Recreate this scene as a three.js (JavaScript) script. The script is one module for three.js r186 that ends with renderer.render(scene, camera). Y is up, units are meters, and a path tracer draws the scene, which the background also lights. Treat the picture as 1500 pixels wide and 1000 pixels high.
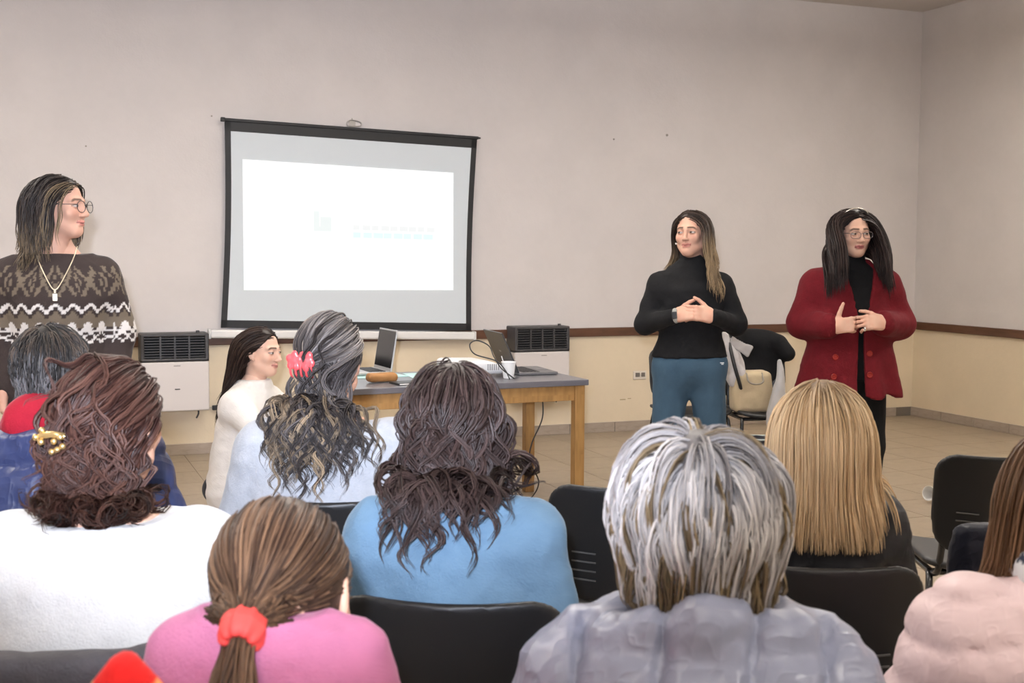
import * as THREE from 'three';
import { mergeGeometries, mergeVertices } from 'three/addons/utils/BufferGeometryUtils.js';
import { RoundedBoxGeometry } from 'three/addons/geometries/RoundedBoxGeometry.js';
import { RectAreaLightUniformsLib } from 'three/addons/lights/RectAreaLightUniformsLib.js';

// ------------------------------------------------------------------ camera, lights, exposure
const scene = new THREE.Scene();
scene.background = new THREE.Color(0x000000);
const renderer = new THREE.WebGLRenderer({ antialias: true });
renderer.toneMapping = THREE.LinearToneMapping;
renderer.toneMappingExposure = 1.0;
renderer.shadowMap.enabled = true;

const camera = new THREE.PerspectiveCamera(31.07, 1.5, 0.05, 60);
camera.position.set(0, 1.45, 0);
camera.rotation.set(-0.07288, 0, 0.00484, 'YXZ');
camera.focus = 5.6;
camera.userData.fStop = 9;
scene.add(camera);

// the hall is turned against the camera: u runs along the back wall (0 = the corner by the side wall), v out of the back wall
const YAW = 0.376116, CORNER = [3.6, -10.99];
const DU = [Math.cos(YAW), -Math.sin(YAW)], DV = [Math.sin(YAW), Math.cos(YAW)];
const hall = (u, y, v) => [CORNER[0] + u * DU[0] + v * DV[0], y, CORNER[1] + u * DU[1] + v * DV[1]];

// the photographer's flash: small, a little above and beside the lens, its head aimed over the audience at the speakers
const flash = new THREE.SpotLight(new THREE.Color().setRGB(0.90, 0.98, 1.17), 74, 0, 0.60, 1.0, 2);
flash.position.set(-0.07, 1.60, 0.02);
flash.target.position.set(-1.5, 2.8, -9);
flash.castShadow = true; flash.shadow.radius = 1.5; flash.shadow.mapSize.set(2048, 2048); flash.name = 'camera_flash';
scene.add(flash, flash.target);

// unseen fluorescent fixtures, added to light the hall (built further down)
RectAreaLightUniformsLib.init();
const CEIL = 3.57;
const FIXTURES = [];
for (const u of [-8.7, -5.5, -1.8]) for (const v of [2.7, 5.2, 9.6]) FIXTURES.push([u, v]);
const TUBE_LIGHT = new THREE.Color().setRGB(1.0, 0.955, 0.88), TUBE_POWER = 28, TUBE_UP = 56;
// ------------------------------------------------------------------ helpers
function rng(seed) { let a = seed >>> 0; return () => { a = a + 0x6D2B79F5 | 0; let t = Math.imul(a ^ a >>> 15, 1 | a); t = t + Math.imul(t ^ t >>> 7, 61 | t) ^ t; return ((t ^ t >>> 14) >>> 0) / 4294967296; }; }
const hash3 = (x, y, z) => { let h = Math.imul(x, 374761393) ^ Math.imul(y, 668265263) ^ Math.imul(z, 2147483647 ^ 0x5bd1e995); h = Math.imul(h ^ h >>> 13, 1274126177); return ((h ^ h >>> 16) >>> 0) / 4294967296; };
function noise(x, y, z) {           // smooth value noise, -1..1
  const X = Math.floor(x), Y = Math.floor(y), Z = Math.floor(z); let fx = x - X, fy = y - Y, fz = z - Z;
  fx = fx * fx * (3 - 2 * fx); fy = fy * fy * (3 - 2 * fy); fz = fz * fz * (3 - 2 * fz);
  const l = (a, b, t) => a + (b - a) * t, h = hash3;
  return 2 * l(l(l(h(X, Y, Z), h(X + 1, Y, Z), fx), l(h(X, Y + 1, Z), h(X + 1, Y + 1, Z), fx), fy), l(l(h(X, Y, Z + 1), h(X + 1, Y, Z + 1), fx), l(h(X, Y + 1, Z + 1), h(X + 1, Y + 1, Z + 1), fx), fy), fz) - 1;
}
const mix = (a, b, t) => a + (b - a) * t, clamp = (x, a = 0, b = 1) => Math.min(b, Math.max(a, x));
const sstep = (a, b, x) => { const t = clamp((x - a) / (b - a)); return t * t * (3 - 2 * t); };
const mix3 = (a, b, t) => [mix(a[0], b[0], t), mix(a[1], b[1], t), mix(a[2], b[2], t)];
const lin = hex => { const c = new THREE.Color(hex); return [c.r, c.g, c.b]; };
const V = (x, y, z) => new THREE.Vector3(x, y, z);

const used = {};
const numbered = n => { const k = used[n] = (used[n] ?? -1) + 1; return k ? `${n}_${String(k).padStart(3, '0')}` : n; };
const shade = m => { m.castShadow = m.receiveShadow = true; return m; };
function tag(o, label, category, group, kind) { if (label) o.userData.label = label; if (category) o.userData.category = category; if (group) o.userData.group = group; if (kind) o.userData.kind = kind; return o; }
function thing(name, label, category, pos = [0, 0, 0], turn = 0, group) { const g = new THREE.Group(); g.name = numbered(name); g.position.set(...pos); g.rotation.y = turn; scene.add(g); return tag(g, label, category, group); }
function part(name, geo, m, parent, label) { const o = shade(new THREE.Mesh(Array.isArray(geo) ? (geo.length > 1 ? join(geo) : geo[0]) : geo, m)); o.name = parent === scene ? numbered(name) : name; if (label) o.userData.label = label; parent.add(o); return o; }
function join(gs) { return mergeGeometries(gs.map(g => { const n = g.index ? g.toNonIndexed() : g; for (const k of Object.keys(n.attributes)) if (!['position', 'normal', 'uv'].includes(k)) n.deleteAttribute(k); if (!n.attributes.uv) n.setAttribute('uv', new THREE.BufferAttribute(new Float32Array(n.attributes.position.count * 2), 2)); return n; })); }
const box = (w, h, d, x = 0, y = 0, z = 0, r = 0) => (r ? new RoundedBoxGeometry(w, h, d, 3, Math.min(r, w / 2.01, h / 2.01, d / 2.01)) : new THREE.BoxGeometry(w, h, d)).translate(x, y, z);
const cyl = (r1, r2, h, x = 0, y = 0, z = 0, n = 24) => new THREE.CylinderGeometry(r1, r2, h, n).translate(x, y, z);
const tube = (pts, r, seg = 32, sides = 8, closed = false) => new THREE.TubeGeometry(new THREE.CatmullRomCurve3(pts.map(p => V(...p)), closed, 'catmullrom', 0.5), seg, r, sides, closed);
// flat oval tube along a path (chair frames)
const mats = {};
const mat = (name, color, rough = 0.6, extra = {}) => mats[name] ??= new THREE.MeshPhysicalMaterial({ color: Array.isArray(color) ? new THREE.Color().setRGB(...color) : new THREE.Color(color), roughness: rough, ...extra });
const dataTex = (n, fn, srgb = false, rep = 1) => { const d = new Uint8Array(n * n * 4); for (let j = 0; j < n; j++) for (let i = 0; i < n; i++) { const c = fn(i / n, j / n, i, j); for (let k = 0; k < 3; k++) d[(j * n + i) * 4 + k] = clamp(Array.isArray(c) ? c[k] : c) * 255; d[(j * n + i) * 4 + 3] = 255; } const t = new THREE.DataTexture(d, n, n); t.magFilter = THREE.LinearFilter; t.minFilter = THREE.LinearMipmapLinearFilter; t.generateMipmaps = true; t.wrapS = t.wrapT = THREE.RepeatWrapping; t.repeat.set(rep, rep); if (srgb) t.colorSpace = THREE.SRGBColorSpace; t.needsUpdate = true; return t; };
// noise that repeats after one tile (n cells across)
const tnoise = (u, v, n, s) => { const x = u * n, y = v * n, X = Math.floor(x), Y = Math.floor(y); let fx = x - X, fy = y - Y; fx = fx * fx * (3 - 2 * fx); fy = fy * fy * (3 - 2 * fy); const h = (i, j) => hash3((i + n) % n, (j + n) % n, s); return mix(mix(h(X, Y), h(X + 1, Y), fx), mix(h(X, Y + 1), h(X + 1, Y + 1), fx), fy); };
function uvMetres(geo, s = 1) {      // box-projected uv in metres
  const p = geo.attributes.position, n = geo.attributes.normal, uv = new Float32Array(p.count * 2);
  for (let i = 0; i < p.count; i++) { const a = Math.abs(n.getX(i)), b = Math.abs(n.getY(i)), c = Math.abs(n.getZ(i)), x = p.getX(i), y = p.getY(i), z = p.getZ(i);
    const [U, W] = b > a && b > c ? [x, z] : a > c ? [z, y] : [x, y]; uv[2 * i] = U * s; uv[2 * i + 1] = W * s; }
  geo.setAttribute('uv', new THREE.BufferAttribute(uv, 2)); return geo;
}

// ---- signed distance fields and a surface-nets mesher
const cap = (a, b, r1, r2 = r1) => { const [ax, ay, az] = a, dx = b[0] - ax, dy = b[1] - ay, dz = b[2] - az, L = dx * dx + dy * dy + dz * dz || 1e-9;
  return (x, y, z) => { const px = x - ax, py = y - ay, pz = z - az; let t = (px * dx + py * dy + pz * dz) / L; t = t < 0 ? 0 : t > 1 ? 1 : t; const ex = px - t * dx, ey = py - t * dy, ez = pz - t * dz; return Math.sqrt(ex * ex + ey * ey + ez * ez) - (r1 + (r2 - r1) * t); }; };
const ell = (c, r, e) => { const [cx, cy, cz] = c, [rx, ry, rz] = r; const q = e ? new THREE.Matrix4().makeRotationFromEuler(new THREE.Euler(...e)).transpose().elements : null;
  return (x, y, z) => { x -= cx; y -= cy; z -= cz; if (q) { const X = q[0] * x + q[4] * y + q[8] * z, Y = q[1] * x + q[5] * y + q[9] * z; z = q[2] * x + q[6] * y + q[10] * z; x = X; y = Y; }
    const a = x / rx, b = y / ry, d = z / rz, k0 = Math.sqrt(a * a + b * b + d * d), A = a / rx, B = b / ry, D = d / rz, k1 = Math.sqrt(A * A + B * B + D * D); return k1 < 1e-9 ? -Math.min(rx, ry, rz) : k0 * (k0 - 1) / k1; }; };
const smin = (a, b, k) => { const h = Math.max(k - Math.abs(a - b), 0) / k; return Math.min(a, b) - h * h * k * 0.25; };
const smax = (a, b, k) => -smin(-a, -b, k);
// union of [field, k] pairs
const blend = list => (x, y, z) => { let d = 1e3; for (const [f, k] of list) { const e = f(x, y, z); d = d > 100 ? e : k < 0 ? smax(d, -e, -k) : smin(d, e, k || 0.001); } return d; };
// elliptical column through rings [y, cx, cz, rx, rz] (a torso, a coat)
const column = rings => (x, y, z) => { const n = rings.length; let i = 0; while (i < n - 2 && y > rings[i + 1][0]) i++; const A = rings[i], B = rings[i + 1]; let t = clamp((y - A[0]) / (B[0] - A[0])); t = t * t * (3 - 2 * t) * 0.5 + t * 0.5;
  const rx = mix(A[3], B[3], t), rz = mix(A[4], B[4], t), a = (x - mix(A[1], B[1], t)) / rx, c = (z - mix(A[2], B[2], t)) / rz; const d = (Math.sqrt(a * a + c * c) - 1) * Math.min(rx, rz); return Math.max(d, rings[0][0] - y, y - rings[n - 1][0]); };
const rbox = (c, h, r, e) => { const q = e ? new THREE.Matrix4().makeRotationFromEuler(new THREE.Euler(...e)).transpose().elements : null;
  return (x, y, z) => { x -= c[0]; y -= c[1]; z -= c[2]; if (q) { const X = q[0] * x + q[4] * y + q[8] * z, Y = q[1] * x + q[5] * y + q[9] * z; z = q[2] * x + q[6] * y + q[10] * z; x = X; y = Y; }
    x = Math.abs(x) - h[0] + r; y = Math.abs(y) - h[1] + r; z = Math.abs(z) - h[2] + r; const X = Math.max(x, 0), Y = Math.max(y, 0), Z = Math.max(z, 0); return Math.sqrt(X * X + Y * Y + Z * Z) + Math.min(Math.max(x, y, z), 0) - r; }; };

function nets(f, lo, hi, cell, color) {
  const B = 6, nx = Math.ceil((hi[0] - lo[0]) / cell / B) * B, ny = Math.ceil((hi[1] - lo[1]) / cell / B) * B, nz = Math.ceil((hi[2] - lo[2]) / cell / B) * B;
  const sx = nx + 1, sy = ny + 1, sz = nz + 1, g = new Float32Array(sx * sy * sz).fill(1), at = (i, j, k) => i + sx * (j + sy * k);
  const far = cell * B * 0.87 * 1.6;
  for (let k = 0; k < nz; k += B) for (let j = 0; j < ny; j += B) for (let i = 0; i < nx; i += B) {
    const d = f(lo[0] + (i + B / 2) * cell, lo[1] + (j + B / 2) * cell, lo[2] + (k + B / 2) * cell), all = Math.abs(d) < far;
    for (let c = k; c <= k + B; c++) for (let b = j; b <= j + B; b++) for (let a = i; a <= i + B; a++) {
      const n = at(a, b, c); if (all) { if (g[n] === 1 || Math.abs(g[n]) >= 0.5) g[n] = f(lo[0] + a * cell, lo[1] + b * cell, lo[2] + c * cell); } else if (g[n] === 1 && d < 0) g[n] = -0.9; }
  }
  const idx = new Int32Array(nx * ny * nz).fill(-1), P = [], I = [], cid = (i, j, k) => i + nx * (j + ny * k);
  const E = [[0, 1], [0, 2], [0, 4], [1, 3], [1, 5], [2, 3], [2, 6], [3, 7], [4, 5], [4, 6], [5, 7], [6, 7]], v = new Float32Array(8);
  for (let k = 0; k < nz; k++) for (let j = 0; j < ny; j++) for (let i = 0; i < nx; i++) {
    let m = 0; for (let c = 0; c < 8; c++) { v[c] = g[at(i + (c & 1), j + (c >> 1 & 1), k + (c >> 2))]; if (v[c] < 0) m |= 1 << c; }
    if (m === 0 || m === 255) continue;
    let x = 0, y = 0, z = 0, n = 0;
    for (const [a, b] of E) { if ((v[a] < 0) === (v[b] < 0)) continue; const t = v[a] / (v[a] - v[b]); x += (a & 1) + t * ((b & 1) - (a & 1)); y += (a >> 1 & 1) + t * ((b >> 1 & 1) - (a >> 1 & 1)); z += (a >> 2) + t * ((b >> 2) - (a >> 2)); n++; }
    idx[cid(i, j, k)] = P.length / 3; P.push(lo[0] + (i + x / n) * cell, lo[1] + (j + y / n) * cell, lo[2] + (k + z / n) * cell);
  }
  const quad = (a, b, c, d, flip) => { if (a < 0 || b < 0 || c < 0 || d < 0) return; flip ? I.push(a, c, b, a, d, c) : I.push(a, b, c, a, c, d); };
  for (let k = 1; k < nz; k++) for (let j = 1; j < ny; j++) for (let i = 1; i < nx; i++) {
    const s = g[at(i, j, k)] < 0;
    if (s !== g[at(i + 1, j, k)] < 0) quad(idx[cid(i, j - 1, k - 1)], idx[cid(i, j, k - 1)], idx[cid(i, j, k)], idx[cid(i, j - 1, k)], !s);
    if (s !== g[at(i, j + 1, k)] < 0) quad(idx[cid(i - 1, j, k - 1)], idx[cid(i - 1, j, k)], idx[cid(i, j, k)], idx[cid(i, j, k - 1)], !s);
    if (s !== g[at(i, j, k + 1)] < 0) quad(idx[cid(i - 1, j - 1, k)], idx[cid(i, j - 1, k)], idx[cid(i, j, k)], idx[cid(i - 1, j, k)], !s);
  }
  const geo = new THREE.BufferGeometry(); geo.setAttribute('position', new THREE.BufferAttribute(new Float32Array(P), 3)); geo.setIndex(I); geo.computeVertexNormals();
  const n = P.length / 3, uv = new Float32Array(n * 2), C = new Float32Array(n * 3), N = geo.attributes.normal;
  for (let q = 0; q < n; q++) { const x = P[3 * q], y = P[3 * q + 1], z = P[3 * q + 2]; uv[2 * q] = x + 0.62 * z; uv[2 * q + 1] = y + 0.45 * z; const c = color ? color(x, y, z, N.getX(q), N.getY(q), N.getZ(q)) : [1, 1, 1]; C.set(c, 3 * q); }
  geo.setAttribute('uv', new THREE.BufferAttribute(uv, 2)); geo.setAttribute('color', new THREE.BufferAttribute(C, 3)); return geo;
}
const bounds = (pts, m) => { const lo = [9, 9, 9], hi = [-9, -9, -9]; for (const p of pts) for (let k = 0; k < 3; k++) { lo[k] = Math.min(lo[k], p[k] - m); hi[k] = Math.max(hi[k], p[k] + m); } return [lo, hi]; };
// ------------------------------------------------------------------ the hall
const plaster = dataTex(256, (u, v) => 0.5 + 0.25 * (tnoise(u, v, 8, 1) - 0.5) + 0.3 * (tnoise(u, v, 32, 2) - 0.5) + 0.25 * (tnoise(u, v, 96, 3) - 0.5));
const mottling = s => dataTex(256, (u, v) => { const k = 0.955 + 0.05 * (tnoise(u, v, 4, s) - 0.5) + 0.05 * (tnoise(u, v, 13, s + 1) - 0.5) + 0.02 * (tnoise(u, v, 64, s + 2) - 0.5); return [k, k, k - 0.004 * tnoise(u, v, 6, s + 3)]; });
const mt1 = mottling(11), mt2 = mottling(23); mt1.repeat.set(0.4, 0.4); mt2.repeat.set(0.5, 0.5);
const pl1 = plaster.clone(); pl1.repeat.set(1.2, 1.2); pl1.needsUpdate = true;
const UPPER = mat('upper_paint', [0.625, 0.585, 0.570], 0.85, { map: mt1, bumpMap: pl1, bumpScale: 0.0016 });
const LOWER = mat('lower_paint', [0.70, 0.59, 0.43], 0.55, { map: mt2, bumpMap: pl1, bumpScale: 0.0012 });
const CEILING = mat('ceiling_paint', [0.62, 0.58, 0.55], 0.9, { map: mt1 });
const RAIL_T = 0.847, RAIL_B = 0.777, U0 = -10.2, V1 = 11.6;
const inHall = (o, u, y, v) => { o.position.set(...hall(u, y, v)); o.rotation.y = YAW; return o; };
const struct = (name, geo, m, u = 0, y = 0, v = 0) => { const o = part(name, uvMetres(geo), m, scene); inHall(o, u, y, v); o.userData.kind = 'structure'; return o; };
const mid = (RAIL_T + RAIL_B) / 2;
// back wall (v = 0), side wall (u = 0), the two walls behind the camera, ceiling
tag(struct('wall_back', box(-U0 + 0.4, CEIL - mid, 0.2, U0 / 2, (CEIL + mid) / 2, -0.1), UPPER), 'pinkish beige upper wall behind the projection screen', 'wall');
tag(struct('wall_back_lower', box(-U0 + 0.4, mid, 0.2, U0 / 2, mid / 2, -0.1), LOWER), 'glossy cream lower half of the wall below the wooden rail', 'wall');
tag(struct('wall_right', box(0.2, CEIL - mid, V1 + 0.2, 0.1, (CEIL + mid) / 2, V1 / 2), UPPER), 'beige upper side wall meeting the screen wall in a corner', 'wall');
tag(struct('wall_right_lower', box(0.2, mid, V1 + 0.2, 0.1, mid / 2, V1 / 2), LOWER), 'cream lower half of the side wall beyond the empty chair', 'wall');
tag(struct('wall_left', box(0.2, CEIL, V1 + 0.2, U0 - 0.1, CEIL / 2, V1 / 2), UPPER), 'plain beige wall closing the hall on the far side', 'wall');
tag(struct('wall_front', box(-U0 + 0.4, CEIL, 0.2, U0 / 2, CEIL / 2, V1 + 0.1), UPPER), 'plain beige wall behind the audience', 'wall');
tag(struct('ceiling', box(-U0 + 0.4, 0.2, V1 + 0.4, U0 / 2, CEIL + 0.1, V1 / 2), CEILING), 'plain off-white plaster ceiling of the hall', 'ceiling');

// wooden rail
const woodTex = dataTex(256, (u, v) => { const g = tnoise(u * 0.25, v, 64, 5) * 0.5 + tnoise(u * 0.5, v, 24, 6) * 0.5; const k = 0.62 + 0.5 * g; return [k, k * 0.97, k * 0.93]; });
const RAILWOOD = mat('rail_wood', [0.115, 0.052, 0.03], 0.35, { map: woodTex });
const rail = (w, axis) => { const g = axis ? box(0.024, 0.07, w, 0, 0, 0, 0.006) : box(w, 0.07, 0.024, 0, 0, 0, 0.006); return g; };
tag(struct('trim_1', rail(-U0), RAILWOOD, U0 / 2, mid, 0.012), 'dark brown wooden chair rail along the screen wall', 'rail');
tag(struct('trim_2', rail(V1, 1), RAILWOOD, -0.012, mid, V1 / 2), 'dark brown wooden chair rail along the side wall', 'rail');

// floor tiles and skirting tiles: 40 cm squares with recessed joints; the ones in view are parts
const TILE = 0.40, tileTone = [];
for (let k = 0; k < 5; k++) { const t = dataTex(128, (u, v) => { const b = 0.93 + 0.08 * (tnoise(u, v, 3, 40 + k) - 0.5) + 0.1 * (tnoise(u, v, 11, 50 + k) - 0.5) + 0.06 * (tnoise(u, v, 40, 60 + k) - 0.5), vein = Math.pow(1 - Math.abs(tnoise(u, v * 0.5, 6, 70 + k) - 0.5) * 2, 14) * 0.1; return [b - vein, b - vein * 1.05, b - vein * 1.15]; });
  const w = 0.97 + 0.03 * (k % 3); tileTone.push(mat('floor_tile_' + k, [0.36 * w, 0.287 * w, 0.203 * w], 0.30, { map: t })); }
const GROUT = mat('grout', [0.15, 0.125, 0.10], 0.9);
const floor = struct('floor', box(-U0 + 0.4, 0.2, V1 + 0.4, 0, -0.1, 0), GROUT, U0 / 2, -0.003, V1 / 2); tag(floor, 'beige ceramic tile floor with narrow dark joints', 'floor');
const tileGeo = new THREE.BoxGeometry(TILE - 0.004, 0.02, TILE - 0.004), rt = rng(5), restTiles = tileTone.map(() => []);
const UOFF = -6.375, VOFF = 0.70 - 0.8;
for (let i = -10; i < 17; i++) for (let j = 0; j < 30; j++) {
  const u = UOFF + (i + 0.5) * TILE, v = VOFF + (j + 0.5) * TILE; if (u > 0.15 || u < U0 || v > V1) continue;
  const k = Math.floor(rt() * 5), lu = u - U0 / 2, lv = v - V1 / 2;
  if (i >= -4 && j < 14) { const o = part('tile', tileGeo, tileTone[k], floor); o.position.set(lu, -0.007, lv); o.rotation.y = Math.floor(rt() * 4) * Math.PI / 2; }
  else restTiles[k].push(tileGeo.clone().translate(lu, -0.007, lv));
}
restTiles.forEach((g, k) => tag(part('tile_field', g, tileTone[k], floor), null, null, null, 'stuff'));
const SKIRT = mat('skirting_tile', [0.36, 0.295, 0.24], 0.35, { map: tileTone[1].map });
for (const [name, label, side] of [['baseboard_back', 'row of taupe skirting tiles along the screen wall', 0], ['baseboard_right', 'row of taupe skirting tiles along the side wall', 1]]) {
  const base = struct(name, side ? box(0.008, 0.078, V1, 0, 0.039, 0) : box(-U0, 0.078, 0.008, 0, 0.039, 0), GROUT, side ? -0.004 : U0 / 2, 0, side ? V1 / 2 : 0.004); tag(base, label, 'baseboard');
  const g = side ? box(0.012, 0.08, TILE - 0.005, 0, 0.04, 0, 0.003) : box(TILE - 0.005, 0.08, 0.012, 0, 0.04, 0, 0.003);
  for (let i = 0; i < (side ? 14 : 19); i++) { const o = part('tile', g, SKIRT, base); side ? o.position.set(-0.004, 0, -V1 / 2 + 0.2 + i * TILE) : o.position.set(-U0 / 2 - 0.175 - TILE / 2 - i * TILE + 0.0, 0, 0.004); }
}

// unseen ceiling fixtures above the frame, added only to light the room
const FIXTURE = mat('fixture_steel', [0.8, 0.8, 0.78], 0.4), DIFFUSER = new THREE.MeshPhysicalMaterial({ color: 0xffffff, emissive: new THREE.Color().setRGB(1, 0.97, 0.92), emissiveIntensity: 3, roughness: 0.5 });
FIXTURES.forEach(([u, v]) => {
  const t = thing('added_ceiling_light', 'unseen white twin tube fluorescent light added below the ceiling to light the hall', 'light', hall(u, CEIL - 0.38, v), YAW, 'added fluorescent lights on the ceiling');
  part('housing', box(1.24, 0.05, 0.10, 0, 0.03, 0, 0.01), FIXTURE, t); for (const s of [-1, 1]) { part('tube', cyl(0.018, 0.018, 1.18, 0, 0, 0, 16).rotateZ(Math.PI / 2).translate(0, 0.03, s * 0.10), DIFFUSER, t); part('hanger', cyl(0.004, 0.004, 0.33, s * 0.5, 0.21, 0, 8), FIXTURE, t); }
  const l = new THREE.RectAreaLight(TUBE_LIGHT, TUBE_POWER, 1.2, 0.28); l.position.set(...hall(u, CEIL - 0.40, v)); l.rotation.set(-Math.PI / 2, 0, YAW, 'XYZ'); l.name = 'added_ceiling_glow'; scene.add(l);
  const k = new THREE.RectAreaLight(TUBE_LIGHT, TUBE_UP, 1.2, 0.28); k.position.set(...hall(u, CEIL - 0.30, v)); k.rotation.set(Math.PI / 2, 0, -YAW, 'XYZ'); k.name = 'added_upward_glow'; scene.add(k);  // extra upward light, added to brighten the ceiling and upper wall
});
// ------------------------------------------------------------------ projection screen
{
  const t = thing('projection_screen', 'black bordered pull-up projection screen showing a bright white slide', 'projection screen', hall(-5.175, 0.8, 0.06), YAW);
  const tilt = new THREE.Group(); tilt.name = 'screen_assembly'; // the cloth hangs a little askew
  const S = -0.030, W = 1.885, Hh = 1.455, y0 = 0.075, xs = 0.0;
  const sk = g => g.applyMatrix4(new THREE.Matrix4().makeRotationZ(S));
  const cloth = mat('screen_cloth', [0.58, 0.63, 0.665], 0.75), black = mat('screen_black', [0.012, 0.012, 0.013], 0.6), white = mat('screen_case', [0.70, 0.685, 0.665], 0.4);
  const bend = g => { const p = g.attributes.position; for (let i = 0; i < p.count; i++) { const x = p.getX(i), y = p.getY(i), k = (y - y0) / Hh; p.setX(i, x * (1 - 0.018 * Math.sin(Math.PI * k)) ); } return g; };
  part('screen_surface', sk(bend(new THREE.BoxGeometry(W, Hh, 0.003, 8, 24, 1).translate(xs, y0 + Hh / 2, 0))), cloth, t);
  const B = 0.042, bm = [];
  bm.push(new THREE.BoxGeometry(B, Hh, 0.0036, 1, 24, 1).translate(-W / 2 + B / 2, y0 + Hh / 2, 0.0006), new THREE.BoxGeometry(B, Hh, 0.0036, 1, 24, 1).translate(W / 2 - B / 2, y0 + Hh / 2, 0.0006), new THREE.BoxGeometry(W, 0.07, 0.0036, 8, 1, 1).translate(0, y0 + Hh - 0.035, 0.0006), new THREE.BoxGeometry(W, 0.055, 0.0036, 8, 1, 1).translate(0, y0 + 0.0275, 0.0006));
  part('border', sk(bend(join(bm))), black, t, 'matt black border of the screen cloth');
  part('top_bar', sk(join([box(W + 0.02, 0.022, 0.02, 0, y0 + Hh + 0.008, 0, 0.005), box(0.03, 0.03, 0.03, -W / 2 - 0.012, y0 + Hh + 0.008, 0, 0.005), box(0.03, 0.012, 0.02, W / 2 + 0.012, y0 + Hh + 0.008, 0, 0.004)])), black, t);
  const caseG = box(1.985, 0.062, 0.06, -0.026, 0.034, 0.0, 0.016).applyMatrix4(new THREE.Matrix4().makeRotationZ(-0.028));
  const cs = part('roller_case', caseG, white, t, 'long white roller case');
  part('end_cap', join([box(0.018, 0.072, 0.068, -1.02, 0.062, 0, 0.008), box(0.018, 0.072, 0.068, 0.968, 0.006, 0, 0.008)]), white, cs);
  part('case_label', box(0.05, 0.014, 0.002, -0.79, 0.034, 0.0315), mat('case_label', [0.03, 0.03, 0.03], 0.5), cs);
  // the projected slide: a very bright, nearly blank page with a pale mark and two pale lines of writing
  const cv = document.createElement('canvas'); cv.width = 1024; cv.height = 576; const c = cv.getContext('2d'); c.fillStyle = '#ffffff'; c.fillRect(0, 0, 1024, 576);
  c.fillStyle = '#f0f6f5'; c.fillRect(330, 215, 26, 70); c.fillRect(362, 240, 52, 45); c.fillRect(330, 285, 84, 20);
  c.fillStyle = '#f3f5f5'; c.font = '40px sans-serif'; for (let i = 0; i < 9; i++) c.fillRect(520 + i * 46, 272, 30 + (i * 7) % 12, 22);
  c.fillStyle = '#e9fbfb'; for (let i = 0; i < 8; i++) c.fillRect(520 + i * 50, 306, 36 + (i * 5) % 12, 24);
  const tx = new THREE.CanvasTexture(cv); tx.colorSpace = THREE.SRGBColorSpace;
  const slide = new THREE.MeshPhysicalMaterial({ color: 0x404040, roughness: 0.9, emissive: 0xffffff, emissiveMap: tx, emissiveIntensity: 0.96 });
  const g = new THREE.BufferGeometry(), q = [[-0.775, 1.294], [0.798, 1.242], [0.799, 0.357], [-0.776, 0.368]];
  const pos = [], uv = [], id = [], N = 6; for (let j = 0; j <= N; j++) for (let i = 0; i <= N; i++) { const a = i / N, b = j / N; for (const k of [0, 1]) pos.push(mix(mix(q[0][k], q[1][k], a), mix(q[3][k], q[2][k], a), b)); pos.push(0.0032); uv.push(a, 1 - b); if (i < N && j < N) { const n = j * (N + 1) + i; id.push(n, n + N + 1, n + 1, n + 1, n + N + 1, n + N + 2); } }
  g.setAttribute('position', new THREE.Float32BufferAttribute(pos, 3)); g.setAttribute('uv', new THREE.Float32BufferAttribute(uv, 2)); g.setIndex(id); g.computeVertexNormals();
  part('projected_slide_screen', g, slide, t, 'bright white projected slide with faint pale lettering');
  const glow = new THREE.RectAreaLight(0xf4fbff, 0.5, 1.55, 0.87); glow.position.set(...hall(-5.165, 1.62, 0.075)); glow.rotation.y = YAW + Math.PI; glow.name = 'slide_glow'; scene.add(glow);
}
{ // wall hook for the screen
  const t = thing('wall_hook', 'small grey metal hanging bracket on the wall above the screen', 'hook', hall(-5.129, 2.36, 0), YAW), m = mat('hook_metal', [0.42, 0.39, 0.36], 0.35, { metalness: 0.6 });
  part('plate', box(0.05, 0.04, 0.006, -0.012, 0.022, 0.003, 0.003), m, t);
  part('ring', tube([[-0.048, 0.004, 0.012], [-0.05, 0.03, 0.012], [-0.02, 0.046, 0.014], [0.045, 0.034, 0.012], [0.05, 0.008, 0.012], [0, 0.0, 0.012]], 0.005, 40, 6, true), m, t); part('screw', cyl(0.005, 0.005, 0.02, -0.012, 0.05, 0.004, 10), m, t);
}
{ // screen cord hook, wall marks
  const m = mat('stain', [0.30, 0.27, 0.24], 0.9), r = rng(3);
  for (const [u, y, w, h, l] of [[-6.992, 2.152, 0.012, 0.012, 'tiny dark nail hole in the wall above the patterned sweater'], [-3.006, 2.349, 0.014, 0.008, 'small dark nail mark high on the wall beside the screen'], [-2.527, 2.4, 0.02, 0.007, 'thin pale scratch high on the wall above the speakers'], [-6.151, 2.392, 0.012, 0.01, 'tiny nail by the top corner of the screen']])
    tag(inHall(part('wall_nail', cyl(w / 2, w / 2, 0.006, 0, 0, 0, 10).rotateX(Math.PI / 2), m, scene), u, y, 0.003), l, 'nail');
}
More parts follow.
